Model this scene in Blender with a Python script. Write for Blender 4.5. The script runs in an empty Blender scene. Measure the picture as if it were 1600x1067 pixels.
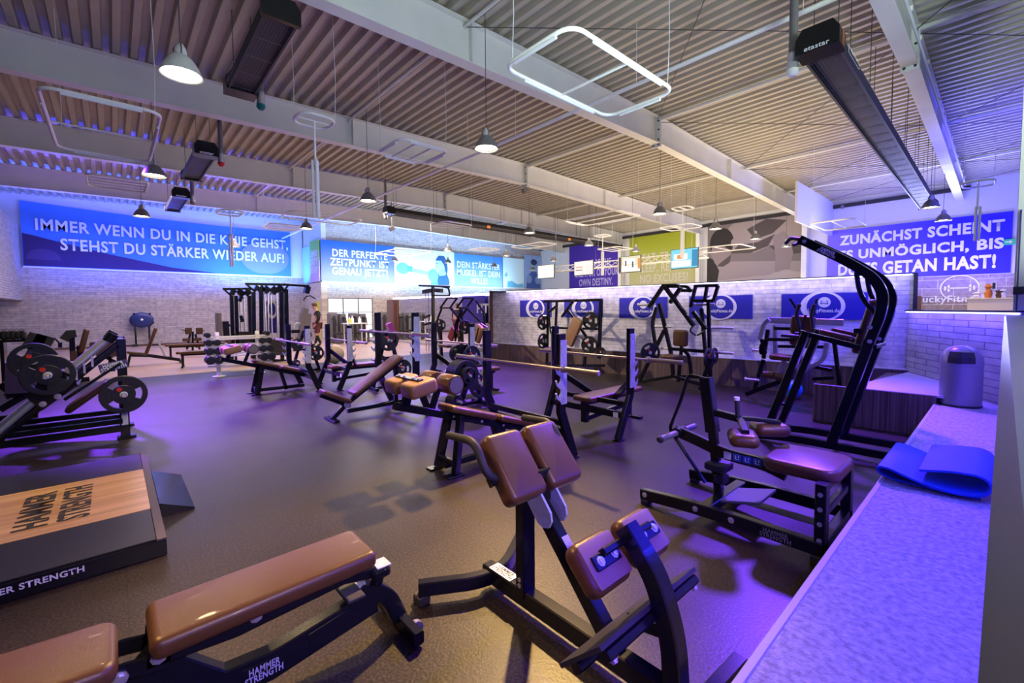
import bpy, bmesh, math, random
from mathutils import Vector, Matrix
random.seed(7)
S = bpy.context.scene
COL = S.collection
V = Vector
# ---------------------------------------------------------------- camera
FPX, YAW, PITCH, ROLL, CYP, H = 692.47, math.radians(48.029), math.radians(2.855), math.radians(-.434), 517.34, 1.55
F0 = V((-math.sin(YAW), math.cos(YAW), 0)); R0 = V((math.cos(YAW), math.sin(YAW), 0)); ZV = V((0, 0, 1))
FW = F0*math.cos(PITCH) - ZV*math.sin(PITCH); U0 = ZV*math.cos(PITCH) + F0*math.sin(PITCH)
RT = R0*math.cos(ROLL) + U0*math.sin(ROLL); UP = U0*math.cos(ROLL) - R0*math.sin(ROLL)
EYE = V((0, 0, H))
cd = bpy.data.cameras.new('camera'); cam = bpy.data.objects.new('camera', cd); COL.objects.link(cam)
cam.matrix_world = Matrix(((RT.x, UP.x, -FW.x, 0), (RT.y, UP.y, -FW.y, 0), (RT.z, UP.z, -FW.z, H), (0, 0, 0, 1)))
cd.sensor_width = 36; cd.lens = 36*FPX/1600; cd.shift_y = (CYP-533.5)/1600; cd.clip_start = .02; cd.clip_end = 200
S.camera = cam
# ---------------------------------------------------------------- world, exposure
S.view_settings.view_transform = 'Standard'; S.view_settings.look = 'None'
S.view_settings.exposure = -0.1; S.view_settings.gamma = 1; S.view_settings.use_curve_mapping = False
wd = bpy.data.worlds.new('world'); S.world = wd; wd.use_nodes = True
bg = wd.node_tree.nodes['Background']; bg.inputs[0].default_value = (.60, .56, .70, 1); bg.inputs[1].default_value = .06
# ---------------------------------------------------------------- lights
def light(kind, name, loc, col, e, aim=None, size=.5, size_y=None, angle=120, blend=.6, radius=.1, along=None):
    l = bpy.data.lights.new(name, kind); o = bpy.data.objects.new(name, l); COL.objects.link(o)
    o.location = loc; l.color = col; l.energy = e
    if kind == 'AREA':
        l.shape = 'RECTANGLE' if size_y else 'SQUARE'; l.size = size
        if size_y: l.size_y = size_y
    if kind == 'SPOT': l.spot_size = math.radians(angle); l.spot_blend = blend; l.shadow_soft_size = radius
    if kind == 'POINT': l.shadow_soft_size = radius
    if aim is not None:
        z = (V(loc)-V(aim)).normalized()
        if along is None: o.rotation_euler = (-z).to_track_quat('-Z', 'Y').to_euler()
        else:
            x = V(along); x = (x-z*x.dot(z)).normalized(); o.rotation_euler = Matrix((x, z.cross(x), z)).transposed().to_euler()
    return o
WARM = (1, .70, .38); YAX = (0, 1, 0); XAX = (1, 0, 0)
# blue floodlights at the foot of the wall banners and behind the rafters
light('AREA', 'banner_flood', (-25.0, 2.4, 3.1), (.02, .09, 1), 260, (-26.3, 2.4, 4.6), 9, .2, along=YAX)
light('AREA', 'banner_flood', (-25.2, 5.5, 3.1), (.15, .40, 1), 160, (-26.3, 5.5, 5.0), 4, .2, along=YAX)
light('AREA', 'ceiling_flood', (-23.8, 1.0, 5.2), (.08, .14, 1), 900, (-23.6, 1.0, 6.5), 11, .5, along=YAX)
light('AREA', 'ceiling_flood', (-18.8, 1.0, 5.5), (.12, .06, 1), 170, (-18.7, 1.0, 6.5), 11, .5, along=YAX)
light('AREA', 'banner_flood', (-22.3, 14, 2.9), (.40, .70, 1), 520, (-23.5, 14, 4.6), 13, .2, along=YAX)
light('AREA', 'ceiling_flood', (-22.4, 14, 5.3), (.25, .45, 1), 300, (-22.3, 14, 6.5), 13, .5, along=YAX)
light('AREA', 'banner_flood', (-2.4, 22.8, 2.6), (.10, .09, 1), 260, (-2.4, 24.1, 4.2), 5, .2, along=XAX)
light('AREA', 'ceiling_flood', (-1.8, 21.5, 3.2), (.42, .44, 1), 420, (-1.6, 19.5, 6.4), 3, .4, along=XAX)
light('AREA', 'ceiling_flood', (1.6, 15.5, 3.6), (.07, .05, 1), 360, (1.3, 18.5, 6.4), 2.5, .4, along=XAX)
for yy in (-1.2, 1.4, 4.0, 6.4): light('SPOT', 'banner_spot', (-25.9, yy, 3.35), (.06, .07, 1), 900, (-17.0, yy-.5, 6.5), angle=24, blend=.8, radius=.05)
# violet washes on the training floor and the carpet gallery
light('SPOT', 'violet_spot', (-12.5, -1.0, 5.4), (.21, .045, 1), 30000, (-9.6, 1.2, 0), angle=58, blend=.9, radius=.25)
light('SPOT', 'violet_spot', (-10.5, 7.6, 5.4), (.22, .05, 1), 15000, (-8.6, 5.6, 0), angle=62, blend=.9, radius=.25)
light('SPOT', 'violet_spot', (-2.2, 8.6, 5.4), (.17, .045, 1), 11000, (-2.4, 5.4, 0), angle=70, blend=.9, radius=.25)
light('SPOT', 'violet_spot', (2.6, 8.2, 4.6), (.05, .025, 1), 4200, (-.8, 8.0, .6), angle=62, blend=.8, radius=.25)
light('SPOT', 'violet_spot', (1.1, .9, 3.4), (.62, .17, 1), 360, (-.15, 1.3, .4), angle=44, blend=.9, radius=.2)
light('SPOT', 'violet_spot', (1.1, 3.4, 3.4), (.58, .16, 1), 380, (-.15, 3.4, .4), angle=44, blend=.9, radius=.2)
light('SPOT', 'violet_spot', (1.1, 5.8, 3.4), (.30, .08, 1), 400, (-.15, 5.8, .4), angle=44, blend=.9, radius=.2)
light('SPOT', 'column_fill', (1.2, 4.6, 2.3), (.80, 1, .90), 300, (.27, 8, 3.6), angle=62, blend=.6, radius=.15)  # added spot, no fitting there, to brighten the right-hand column
light('AREA', 'hall_fill', (-12, 20.6, 4.4), (1, .86, .72), 260, (-12, 24, 4.3), 15, .4, along=XAX)  # unseen panel added to brighten the far wall banners
light('AREA', 'blue_fill', (.5, 2.4, 2.1), (.02, .012, 1), 45, (-1, 2.4, 1.2), 4.5, .25, along=YAX)  # unseen blue panel added for highlights on the black posts
light('AREA', 'sill_led', (.0, 3.0, 1.345), (.025, .02, 1), 90, (.05, 3.0, .4), 7.5, .06, along=YAX)
light('AREA', 'hall_fill', (-2.2, 2.5, 3.9), (.80, 1, .90), 120, (-6.2, 2.7, 5.6), 1.2, 7, along=(1, 0, 0))  # unseen panel added to brighten rafter faces and near ceiling
light('AREA', 'hall_fill', (1.2, 5.0, 4.4), (.80, 1, .92), 170, (.9, 6.5, 6.4), 1.2, 1.2)  # unseen panel added to lift the right-hand ceiling bay
# warm spots, then unseen fill panels added to lift the hall
light('SPOT', 'warm_spot', (3.72, .68, 4.2), WARM, 900, (-2.6, 1.9, 0), angle=50, blend=.8, radius=.10)
light('SPOT', 'warm_spot', (-4.6, 5.0, 5.5), (1, .62, .22), 6500, (-2.45, 1.6, 0), angle=36, blend=1, radius=.12)
light('SPOT', 'warm_spot', (-3.9, -1.3, 4.4), (1, .58, .20), 700, (-2.0, .5, .3), angle=50, blend=.9, radius=.15)  # added to warm the foreground bench, no pendant hangs here
light('SPOT', 'warm_spot', (-11.0, 2.0, 4.7), (1, .80, .58), 2300, (-6.4, 9.0, 1.0), angle=40, blend=.7, radius=.12)  # added to warm the brick partition, apart from the pendants
light('AREA', 'hall_fill', (-13, 16, 5.2), (1, .84, .66), 300, (-13, 16, 0), 9, 8)
light('AREA', 'hall_fill', (-7, 15.5, 2.4), (1, .74, .46), 620, (-8.5, 15, 6.5), 10, 8)
light('AREA', 'hall_fill', (-20.8, 3.0, 5.4), (1, .76, .66), 420, (-20.8, 3.0, 0), 4, 6)
light('AREA', 'hall_fill', (-17.5, 9.0, 5.2), (1, .82, .72), 500, (-17.5, 9.0, 0), 4, 4)
light('AREA', 'hall_fill', (-.9, 21.5, 2.55), (1, .8, .6), 60, (-1.2, 24, 1.2), 3, .4)
# ---------------------------------------------------------------- pixel -> place on a plane of the room
def ray(u, v): return FW + RT*((u-800)/FPX) + UP*((CYP-v)/FPX)
def P(u, v, z=0):
    d = ray(u, v); return EYE + d*((z-H)/d.z)
def PX(u, v, x):
    d = ray(u, v); return EYE + d*(x/d.x)
def PY(u, v, y):
    d = ray(u, v); return EYE + d*(y/d.y)
# ---------------------------------------------------------------- materials
MATS = {}
def mat(name, col, rough=.5, metal=0, emit=None, es=0, bump=0, bscale=200, var=0, vscale=3, coat=0, spec=.5):
    m = bpy.data.materials.new(name); m.use_nodes = True; n = m.node_tree.nodes; L = m.node_tree.links
    b = n['Principled BSDF']; b.inputs['Base Color'].default_value = (*col, 1)
    b.inputs['Roughness'].default_value = rough; b.inputs['Metallic'].default_value = metal
    b.inputs['Coat Weight'].default_value = coat; b.inputs['Specular IOR Level'].default_value = spec
    if emit: b.inputs['Emission Color'].default_value = (*emit, 1); b.inputs['Emission Strength'].default_value = es
    if var or bump:
        tc = n.new('ShaderNodeTexCoord')
    if var:
        t = n.new('ShaderNodeTexNoise'); t.inputs['Scale'].default_value = vscale; t.inputs['Detail'].default_value = 6
        L.new(tc.outputs['Object'], t.inputs['Vector'])
        r = n.new('ShaderNodeValToRGB'); r.color_ramp.elements[0].position = .3; r.color_ramp.elements[1].position = .7
        r.color_ramp.elements[0].color = (*[c*(1-var) for c in col], 1); r.color_ramp.elements[1].color = (*[min(1, c*(1+var)) for c in col], 1)
        L.new(t.outputs['Fac'], r.inputs['Fac']); L.new(r.outputs['Color'], b.inputs['Base Color'])
    if bump:
        t = n.new('ShaderNodeTexNoise'); t.inputs['Scale'].default_value = bscale; t.inputs['Detail'].default_value = 3
        L.new(tc.outputs['Object'], t.inputs['Vector'])
        k = n.new('ShaderNodeBump'); k.inputs['Strength'].default_value = bump; k.inputs['Distance'].default_value = .01
        L.new(t.outputs['Fac'], k.inputs['Height']); L.new(k.outputs['Normal'], b.inputs['Normal'])
    MATS[name] = m
    return m
M_black = mat('black_powder_coat', (.007, .008, .011), .20, .0, coat=.06, spec=.34)
M_grip = mat('black_rubber_grip', (.02, .02, .022), .6)
M_rub = mat('rubber_plate', (.011, .012, .014), .42)
M_silver = mat('galvanised_steel', (.55, .60, .62), .38, .35, var=.12, vscale=25)
M_chrome = mat('chrome', (.78, .80, .84), .24, .7)
M_steelbar = mat('bar_steel', (.55, .47, .40), .28, .9)
M_bolt = mat('zinc_bolt', (.75, .76, .8), .3, .8)
M_lea = mat('brown_leather', (.098, .044, .015), .33, bump=.12, bscale=350, coat=.08)
M_tan = mat('tan_leather', (.26, .14, .06), .42, bump=.12, bscale=350)
M_back = mat('pad_backing', (.23, .15, .14), .55)
M_red = mat('red_enamel', (.6, .03, .02), .4)
M_white = mat('white_paint', (.88, .89, .88), .45)
M_whitep = mat('white_print', (.82, .84, .88), .6)
M_blackp = mat('black_print', (.02, .018, .016), .6)
M_grey = mat('grey_plastic', (.16, .15, .16), .45)
M_grill = mat('heater_housing', (.035, .035, .042), .5, .2)
M_blue = mat('blue_foam', (.005, .06, .48), .65, bump=.1, bscale=120)
M_ball = mat('blue_vinyl', (.02, .25, .7), .35)
M_bdark = mat('dark_blue_vinyl', (.02, .035, .18), .3)
M_brass = mat('orange_tape', (.8, .25, .03), .5)
M_beam = mat('white_steel_beam', (.74, .76, .72), .5, var=.05, vscale=1.5)
M_ceil = mat('trapezoid_sheet', (.47, .44, .36), .5, .1, var=.06, vscale=2)
M_led = mat('led_tape', (1, 1, 1), .5, emit=(.66, .58, 1), es=5)
M_ledb = mat('led_tape_blue', (1, 1, 1), .5, emit=(.34, .30, 1), es=5)
M_bulb = mat('lamp_glass', (1, 1, 1), .5, emit=(1, .90, .70), es=30)
M_lampw = mat('lamp_shade_white', (.55, .55, .54), .4)
M_lampg = mat('lamp_shade_grey', (.22, .22, .23), .4, .3)
M_wire = mat('dark_wire', (.05, .05, .055), .5)
M_cord = mat('white_cord', (.75, .75, .78), .5)
M_carp = mat('grey_carpet', (.42, .38, .42), .95, bump=.9, bscale=140, var=.34, vscale=42)
M_trimw = mat('grey_trim', (.42, .40, .44), .5)
M_sill = mat('grey_sill', (.045, .048, .045), .3, var=.08, vscale=3)
M_lino = mat('laminate', (.46, .33, .27), .38, var=.12, vscale=1.2)
M_skin = mat('skin', (.55, .30, .22), .5)
M_cloth = mat('dark_clothes', (.012, .012, .014), .8)
M_shorts = mat('dark_red_clothes', (.12, .03, .035), .8)
M_hair = mat('brown_hair', (.10, .04, .02), .6)
M_bin = mat('grey_enamel', (.24, .24, .27), .35, .3)
M_mirror = mat('mirror', (.80, .80, .80), .02, 1)
M_brown = mat('dark_brown_wood', (.12, .045, .03), .45)
M_cream = mat('cream_laminate_glow', (.80, .68, .46), .5, emit=(1, .8, .5), es=.12)  # faint warm emission put into the laminate, the desk is no lamp
M_pale = mat('pale_sheet', (.70, .72, .75), .5)
M_daylight = mat('daylight_pane', (.9, .95, 1), .3, emit=(.85, .93, 1), es=1.5)
M_yel = mat('yellow_panel', (.70, .68, .10), .5)

def floor_mat():
    m = bpy.data.materials.new('rubber_floor'); m.use_nodes = True; n = m.node_tree.nodes; L = m.node_tree.links
    b = n['Principled BSDF']; tc = n.new('ShaderNodeTexCoord')
    a = n.new('ShaderNodeTexNoise'); a.inputs['Scale'].default_value = 75; a.inputs['Detail'].default_value = 2
    c = n.new('ShaderNodeTexNoise'); c.inputs['Scale'].default_value = .9; c.inputs['Detail'].default_value = 5
    for t in (a, c): L.new(tc.outputs['Object'], t.inputs['Vector'])
    r = n.new('ShaderNodeValToRGB'); r.color_ramp.elements[0].position = .42; r.color_ramp.elements[1].position = .68
    r.color_ramp.elements[0].color = (.011, .008, .006, 1); r.color_ramp.elements[1].color = (.050, .036, .025, 1)
    L.new(a.outputs['Fac'], r.inputs['Fac'])
    r2 = n.new('ShaderNodeValToRGB'); r2.color_ramp.elements[0].position = .3; r2.color_ramp.elements[1].position = .75
    r2.color_ramp.elements[0].color = (.75, .75, .75, 1); r2.color_ramp.elements[1].color = (1.15, 1.12, 1.1, 1)
    L.new(c.outputs['Fac'], r2.inputs['Fac'])
    mx = n.new('ShaderNodeMix'); mx.data_type = 'RGBA'; mx.blend_type = 'MULTIPLY'; mx.inputs[0].default_value = 1
    L.new(r.outputs['Color'], mx.inputs[6]); L.new(r2.outputs['Color'], mx.inputs[7])
    # tile seams
    br = n.new('ShaderNodeTexBrick'); br.inputs['Scale'].default_value = 1; br.offset = .5
    br.inputs['Brick Width'].default_value = 1.25; br.inputs['Row Height'].default_value = 1.25; br.inputs['Mortar Size'].default_value = .004
    br.inputs['Color1'].default_value = br.inputs['Color2'].default_value = (1, 1, 1, 1); br.inputs['Mortar'].default_value = (.55, .55, .55, 1)
    L.new(tc.outputs['Object'], br.inputs['Vector'])
    m2 = n.new('ShaderNodeMix'); m2.data_type = 'RGBA'; m2.blend_type = 'MULTIPLY'; m2.inputs[0].default_value = 1
    L.new(mx.outputs[2], m2.inputs[6]); L.new(br.outputs['Color'], m2.inputs[7]); L.new(m2.outputs[2], b.inputs['Base Color'])
    b.inputs['Roughness'].default_value = .42; b.inputs['Specular IOR Level'].default_value = .32
    rr = n.new('ShaderNodeMapRange'); rr.inputs[3].default_value = .28; rr.inputs[4].default_value = .46
    L.new(c.outputs['Fac'], rr.inputs[0]); L.new(rr.outputs[0], b.inputs['Roughness'])
    k = n.new('ShaderNodeBump'); k.inputs['Strength'].default_value = .25; k.inputs['Distance'].default_value = .004
    L.new(a.outputs['Fac'], k.inputs['Height']); L.new(k.outputs['Normal'], b.inputs['Normal'])
    return m
M_floor = floor_mat()

def brick_mat(name, axis, c1, c2, mortar, bw=.42, rh=.085, rough=.75, msize=.006, blotch=.25):
    """axis: 0 -> courses run along x, 1 -> along y"""
    m = bpy.data.materials.new(name); m.use_nodes = True; n = m.node_tree.nodes; L = m.node_tree.links
    b = n['Principled BSDF']; tc = n.new('ShaderNodeTexCoord'); sp = n.new('ShaderNodeSeparateXYZ'); cb = n.new('ShaderNodeCombineXYZ')
    L.new(tc.outputs['Object'], sp.inputs[0]); L.new(sp.outputs[axis], cb.inputs[0]); L.new(sp.outputs[2], cb.inputs[1])
    br = n.new('ShaderNodeTexBrick'); L.new(cb.outputs[0], br.inputs['Vector']); br.inputs['Scale'].default_value = 1
    br.inputs['Brick Width'].default_value = bw; br.inputs['Row Height'].default_value = rh; br.inputs['Mortar Size'].default_value = msize
    br.inputs['Mortar Smooth'].default_value = .4
    br.inputs['Color1'].default_value = (*c1, 1); br.inputs['Color2'].default_value = (*c2, 1); br.inputs['Mortar'].default_value = (*mortar, 1)
    t = n.new('ShaderNodeTexNoise'); t.inputs['Scale'].default_value = 7; t.inputs['Detail'].default_value = 6; L.new(cb.outputs[0], t.inputs['Vector'])
    r = n.new('ShaderNodeValToRGB'); r.color_ramp.elements[0].position = .35; r.color_ramp.elements[1].position = .62
    r.color_ramp.elements[0].color = (1-blotch, 1-blotch, 1-blotch*.8, 1); r.color_ramp.elements[1].color = (1, 1, 1, 1)
    L.new(t.outputs['Fac'], r.inputs['Fac'])
    mx = n.new('ShaderNodeMix'); mx.data_type = 'RGBA'; mx.blend_type = 'MULTIPLY'; mx.inputs[0].default_value = 1
    L.new(br.outputs['Color'], mx.inputs[6]); L.new(r.outputs['Color'], mx.inputs[7]); L.new(mx.outputs[2], b.inputs['Base Color'])
    b.inputs['Roughness'].default_value = rough
    k = n.new('ShaderNodeBump'); k.inputs['Strength'].default_value = .5; k.inputs['Distance'].default_value = .01; k.invert = True
    L.new(br.outputs['Fac'], k.inputs['Height']); L.new(k.outputs['Normal'], b.inputs['Normal'])
    return m
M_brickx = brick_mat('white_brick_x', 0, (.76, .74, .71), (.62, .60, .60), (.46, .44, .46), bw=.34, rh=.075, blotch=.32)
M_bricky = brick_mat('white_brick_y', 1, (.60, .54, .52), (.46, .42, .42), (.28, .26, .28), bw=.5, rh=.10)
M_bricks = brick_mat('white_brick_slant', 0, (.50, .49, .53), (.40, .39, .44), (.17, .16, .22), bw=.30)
M_deskbrick = brick_mat('grey_plank_wall', 0, (.42, .34, .34), (.30, .24, .26), (.7, .66, .62), bw=.9, rh=.32, msize=.012)

def streak_mat(name, axis, a, b_, scale=40, rough=.45, stretch=.5):
    """wood-like streaks along an axis of the object"""
    m = bpy.data.materials.new(name); m.use_nodes = True; n = m.node_tree.nodes; L = m.node_tree.links
    b = n['Principled BSDF']; tc = n.new('ShaderNodeTexCoord'); mp = n.new('ShaderNodeMapping')
    sc = [scale]*3; sc[axis] = stretch; mp.inputs['Scale'].default_value = sc
    L.new(tc.outputs['Object'], mp.inputs['Vector'])
    t = n.new('ShaderNodeTexNoise'); t.inputs['Scale'].default_value = 1; t.inputs['Detail'].default_value = 4; L.new(mp.outputs[0], t.inputs['Vector'])
    r = n.new('ShaderNodeValToRGB'); r.color_ramp.elements[0].position = .35; r.color_ramp.elements[1].position = .65
    r.color_ramp.elements[0].color = (*a, 1); r.color_ramp.elements[1].color = (*b_, 1)
    L.new(t.outputs['Fac'], r.inputs['Fac']); L.new(r.outputs['Color'], b.inputs['Base Color']); b.inputs['Roughness'].default_value = rough
    return m
M_panel = streak_mat('zebrano_panel', 2, (.055, .035, .030), (.17, .115, .10), 45)
M_oak = streak_mat('oak_board', 1, (.56, .28, .07), (.84, .50, .17), 14, .32, .9)
# ---------------------------------------------------------------- mesh builder
def ortho(d, up):
    d = d.normalized(); s = d.cross(up)
    if s.length < 1e-4: s = d.cross(V((0, 1, 0)))
    if s.length < 1e-4: s = d.cross(V((1, 0, 0)))
    s.normalize(); return d, s, s.cross(d).normalized()
def chamf(w, h, c):
    a, b = w/2, h/2; c = min(c, a*.9, b*.9)
    return [(a-c, -b), (a, -b+c), (a, b-c), (a-c, b), (-a+c, b), (-a, b-c), (-a, -b+c), (-a+c, -b)]
class MB:
    def __init__(s): s.v = []; s.f = []; s.smooth = set()
    def add(s, vs, fs, smooth=False):
        o = len(s.v); s.v += [V(p) for p in vs]
        for f in fs:
            if smooth: s.smooth.add(len(s.f))
            s.f.append([i+o for i in f])
        return s
    def rings(s, rings, close=True, caps=True, smooth=False):
        n = len(rings[0]); vs = [p for r in rings for p in r]; fs = []
        for i in range(len(rings)-1):
            for j in range(n if close else n-1):
                k = (j+1) % n
                fs.append((i*n+j, i*n+k, (i+1)*n+k, (i+1)*n+j))
        o = len(s.v); s.add(vs, fs, smooth)
        if caps:
            s.f.append([o+j for j in range(n)][::-1]); s.f.append([o+(len(rings)-1)*n+j for j in range(n)])
        return s
    def box(s, c, d, rot=None, ch=.004):
        c = V(c); x, y, z = (V((1, 0, 0)), V((0, 1, 0)), V((0, 0, 1))) if rot is None else [V(rot.col[i][:3]) for i in range(3)]
        sec = chamf(d[0], d[1], min(ch, min(d)/4))
        e = min(ch, d[2]/4)
        R = []
        for zz, k in ((-d[2]/2, e), (-d[2]/2+e, 0), (d[2]/2-e, 0), (d[2]/2, e)):
            fx = (d[0]-2*k)/d[0]; fy = (d[1]-2*k)/d[1]
            R.append([c+x*(a*fx)+y*(b*fy)+z*zz for a, b in sec])
        return s.rings(R)
    def boxmm(s, a, b, ch=.004):
        a, b = V(a), V(b); return s.box((a+b)/2, [abs(q) for q in (b-a)], None, ch)
    def bar(s, p0, p1, w, h=None, up=ZV, ch=.006):
        return s.path([p0, p1], w, h or w, up, ch)
    def path(s, pts, w, h, up=ZV, ch=.006, smooth=False):
        """rectangular tube along pts; h is measured along 'up', w across"""
        pts = [V(p) for p in pts]; R = []; n = len(pts); up = V(up)
        for i, p in enumerate(pts):
            d0 = (pts[i]-pts[i-1]).normalized() if i else None; d1 = (pts[i+1]-pts[i]).normalized() if i < n-1 else None
            d = (d0 or d1) if d0 is None or d1 is None else (d0+d1).normalized()
            _, sd, u = ortho(d, up); k = 1
            if d0 is not None and d1 is not None: k = 1/max(.4, d.dot(d1))
            sk, uk = (1, k) if abs(sd.dot(d1-d0) if d0 is not None and d1 is not None else 0) < abs(u.dot(d1-d0) if d0 is not None and d1 is not None else 1) else (k, 1)
            R.append([p+sd*(a*sk)+u*(b*uk) for a, b in chamf(w, h, ch)])
        return s.rings(R, smooth=False)
    def tube(s, pts, r, n=10, r2=None):
        pts = [V(p) for p in pts]; R = []; m = len(pts); prev = None
        for i, p in enumerate(pts):
            d = (pts[min(i+1, m-1)]-pts[max(i-1, 0)]).normalized()
            if prev is None: _, sd, u = ortho(d, ZV if abs(d.z) < .95 else V((1, 0, 0)))
            else:
                sd = (prev-d*prev.dot(d)).normalized(); u = sd.cross(d).normalized()
            prev = sd; rr = r if r2 is None else r+(r2-r)*i/(m-1)
            R.append([p+sd*(rr*math.cos(2*math.pi*j/n))+u*(rr*math.sin(2*math.pi*j/n)) for j in range(n)])
        return s.rings(R, smooth=True)
    def cyl(s, p0, p1, r, n=12, r2=None): return s.tube([p0, p1], r, n, r2)
    def lathe(s, prof, p, ax=ZV, n=20):
        p = V(p); ax = V(ax).normalized(); _, a, b = ortho(ax, V((1, 0, 0)) if abs(ax.x) < .9 else V((0, 1, 0)))
        R = [[p+ax*z+a*(r*math.cos(2*math.pi*j/n))+b*(r*math.sin(2*math.pi*j/n)) for j in range(n)] for r, z in prof]
        cl = (prof[0][0] == prof[-1][0] and prof[0][1] == prof[-1][1])
        return s.rings(R, caps=not cl, smooth=True)
    def pad(s, c, X, Y, Zn, dx, dy, dz, rc=.04, re=.02, seg=4):
        """upholstered pad: rounded outline (rc) in X-Y, rounded edges (re), thickness dz along Zn"""
        c = V(c); X, Y, Zn = V(X).normalized(), V(Y).normalized(), V(Zn).normalized()
        def outline(k):
            a, b = dx/2-k, dy/2-k; r = max(rc-k, .004); o = []
            for cx_, cy_, a0 in ((a-r, b-r, 0), (-(a-r), b-r, 90), (-(a-r), -(b-r), 180), (a-r, -(b-r), 270)):
                for i in range(seg+1):
                    t = math.radians(a0+90*i/seg); o.append((cx_+r*math.cos(t), cy_+r*math.sin(t)))
            return o
        R = []
        lev = []
        for i in range(seg+1):
            t = math.pi/2*i/seg; lev.append((re*(1-math.sin(t)), -dz/2+re*(1-math.cos(t))))
        lev = lev + [(k, -z) for k, z in reversed(lev)]
        for k, z in lev: R.append([c+X*a+Y*b+Zn*z for a, b in outline(k)])
        return s.rings(R, smooth=True)
    def prism(s, poly, depth, org, X, Y):
        """flat polygon in X-Y, extruded along X x Y"""
        org, X, Y = V(org), V(X).normalized(), V(Y).normalized(); N = X.cross(Y)
        return s.rings([[org+X*a+Y*b+N*d for a, b in poly] for d in (0, depth)])
    def bolt(s, p, d, r=.012, h=.012): return s.lathe([(r*1.5, 0), (r*1.5, h*.3), (r, h*.35), (r, h), (r*.5, h*1.05)], p, d, 8)
    def build(s, name, m, parent=None, flat=False):
        off = V((0, 0, 0)); q = parent
        while q is not None: off = off+q.location; q = q.parent
        me = bpy.data.meshes.new(name); me.from_pydata([p-off for p in s.v], [], s.f)
        bm = bmesh.new(); bm.from_mesh(me); bmesh.ops.recalc_face_normals(bm, faces=bm.faces); bm.to_mesh(me); bm.free()
        if s.smooth and not flat:
            for i, pl in enumerate(me.polygons): pl.use_smooth = i in s.smooth
        if s.smooth and not flat: me.set_sharp_from_angle(angle=math.radians(38))
        me.materials.append(m)
        o = bpy.data.objects.new(name, me); COL.objects.link(o)
        if parent: o.parent = parent
        return o
def tag(o, label=None, cat=None, group=None, kind=None):
    if label: o['label'] = label
    if cat: o['category'] = cat
    if group: o['group'] = group
    if kind: o['kind'] = kind
    return o
def thing(name, loc, label, cat, group=None):
    o = bpy.data.objects.new(name, None); COL.objects.link(o); o.location = loc; o.empty_display_size = .1
    return tag(o, label, cat, group)
def struct(mb, name, m): return tag(mb.build(name, m), kind='structure')
def copy_tree(o, loc=None, label=None, rot=None, scale=None):
    r = o.copy(); COL.objects.link(r)
    if loc is not None: r.location = loc
    if rot is not None: r.rotation_euler = rot
    if scale is not None: r.scale = (scale,)*3
    if label: r['label'] = label
    for ch in list(o.children):
        c = ch.copy(); COL.objects.link(c); c.parent = r
        for g in list(ch.children):
            d = g.copy(); COL.objects.link(d); d.parent = c
    return r
def arc(pts, r, n=6):
    """round the corners of a polyline"""
    pts = [V(p) for p in pts]; o = [pts[0]]
    for i in range(1, len(pts)-1):
        a, b, c = pts[i-1], pts[i], pts[i+1]; d0 = (a-b); d1 = (c-b)
        k = min(r, d0.length*.45, d1.length*.45); p0 = b+d0.normalized()*k; p1 = b+d1.normalized()*k
        for j in range(n+1):
            t = j/n; o.append(p0*(1-t)**2+b*(2*t*(1-t))+p1*t*t)
    o.append(pts[-1]); return o
def text(body, org, X, Y, w, h, m, name='lettering', parent=None, bold=.02, depth=.004, align='CENTER', line=.95):
    """lettering fitted into w x h, centred on org, reading along X, up along Y"""
    cu = bpy.data.curves.new(name, 'FONT'); cu.body = body; cu.align_x = align; cu.offset = bold; cu.space_line = line
    cu.space_character = 1.08; cu.extrude = .0; cu.resolution_u = 3
    o = bpy.data.objects.new(name, cu); COL.objects.link(o)
    dg = bpy.context.evaluated_depsgraph_get(); dg.update()
    me = bpy.data.meshes.new_from_object(o.evaluated_get(dg)); bpy.data.objects.remove(o); bpy.data.curves.remove(cu)
    xs = [v.co.x for v in me.vertices]; ys = [v.co.y for v in me.vertices]
    x0, x1, y0, y1 = min(xs), max(xs), min(ys), max(ys)
    X, Y = V(X).normalized(), V(Y).normalized(); N = X.cross(Y); org = V(org)
    off = V((0, 0, 0)); q = parent
    while q is not None: off = off+q.location; q = q.parent
    for v in me.vertices:
        a = ((v.co.x-x0)/(x1-x0)-.5)*w; b = ((v.co.y-y0)/(y1-y0)-.5)*h
        v.co = org+X*a+Y*b+N*depth-off
    me.name = name; me.materials.clear(); me.materials.append(m)
    t = bpy.data.objects.new(name, me); COL.objects.link(t)
    if parent: t.parent = parent
    return t
# ---------------------------------------------------------------- weight plates (45 cm, three grip windows) and barbells
def plate_mb(ax, r=.225, t=.035, c=V((0, 0, 0)), rot=0):
    m = MB(); ax = V(ax).normalized(); _, A, B = ortho(ax, ZV); N = 36
    def ringp(r0, r1, t0, a0, a1, full=False):
        n = max(3, int(N*(a1-a0)/360)); R = []
        for i in range(n+1 if not full else n):
            a = math.radians(a0+(a1-a0)*i/n+rot); d = A*math.cos(a)+B*math.sin(a); h = t0/2; k = min(.006, (r1-r0)*.3)
            R.append([c+d*r0-ax*h, c+d*(r1-k)-ax*h, c+d*r1-ax*(h-k), c+d*r1+ax*(h-k), c+d*(r1-k)+ax*h, c+d*r0+ax*h])
        if full: R.append(R[0]); m.rings(R, caps=False)
        else: m.rings(R)
    ringp(r*.77, r, t, 0, 360, True); ringp(r*.11, r*.50, t*.85, 0, 360, True)
    for k in range(3): ringp(r*.46, r*.80, t*.66, k*120-34, k*120+34)
    return m
PLATE = {}
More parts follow.
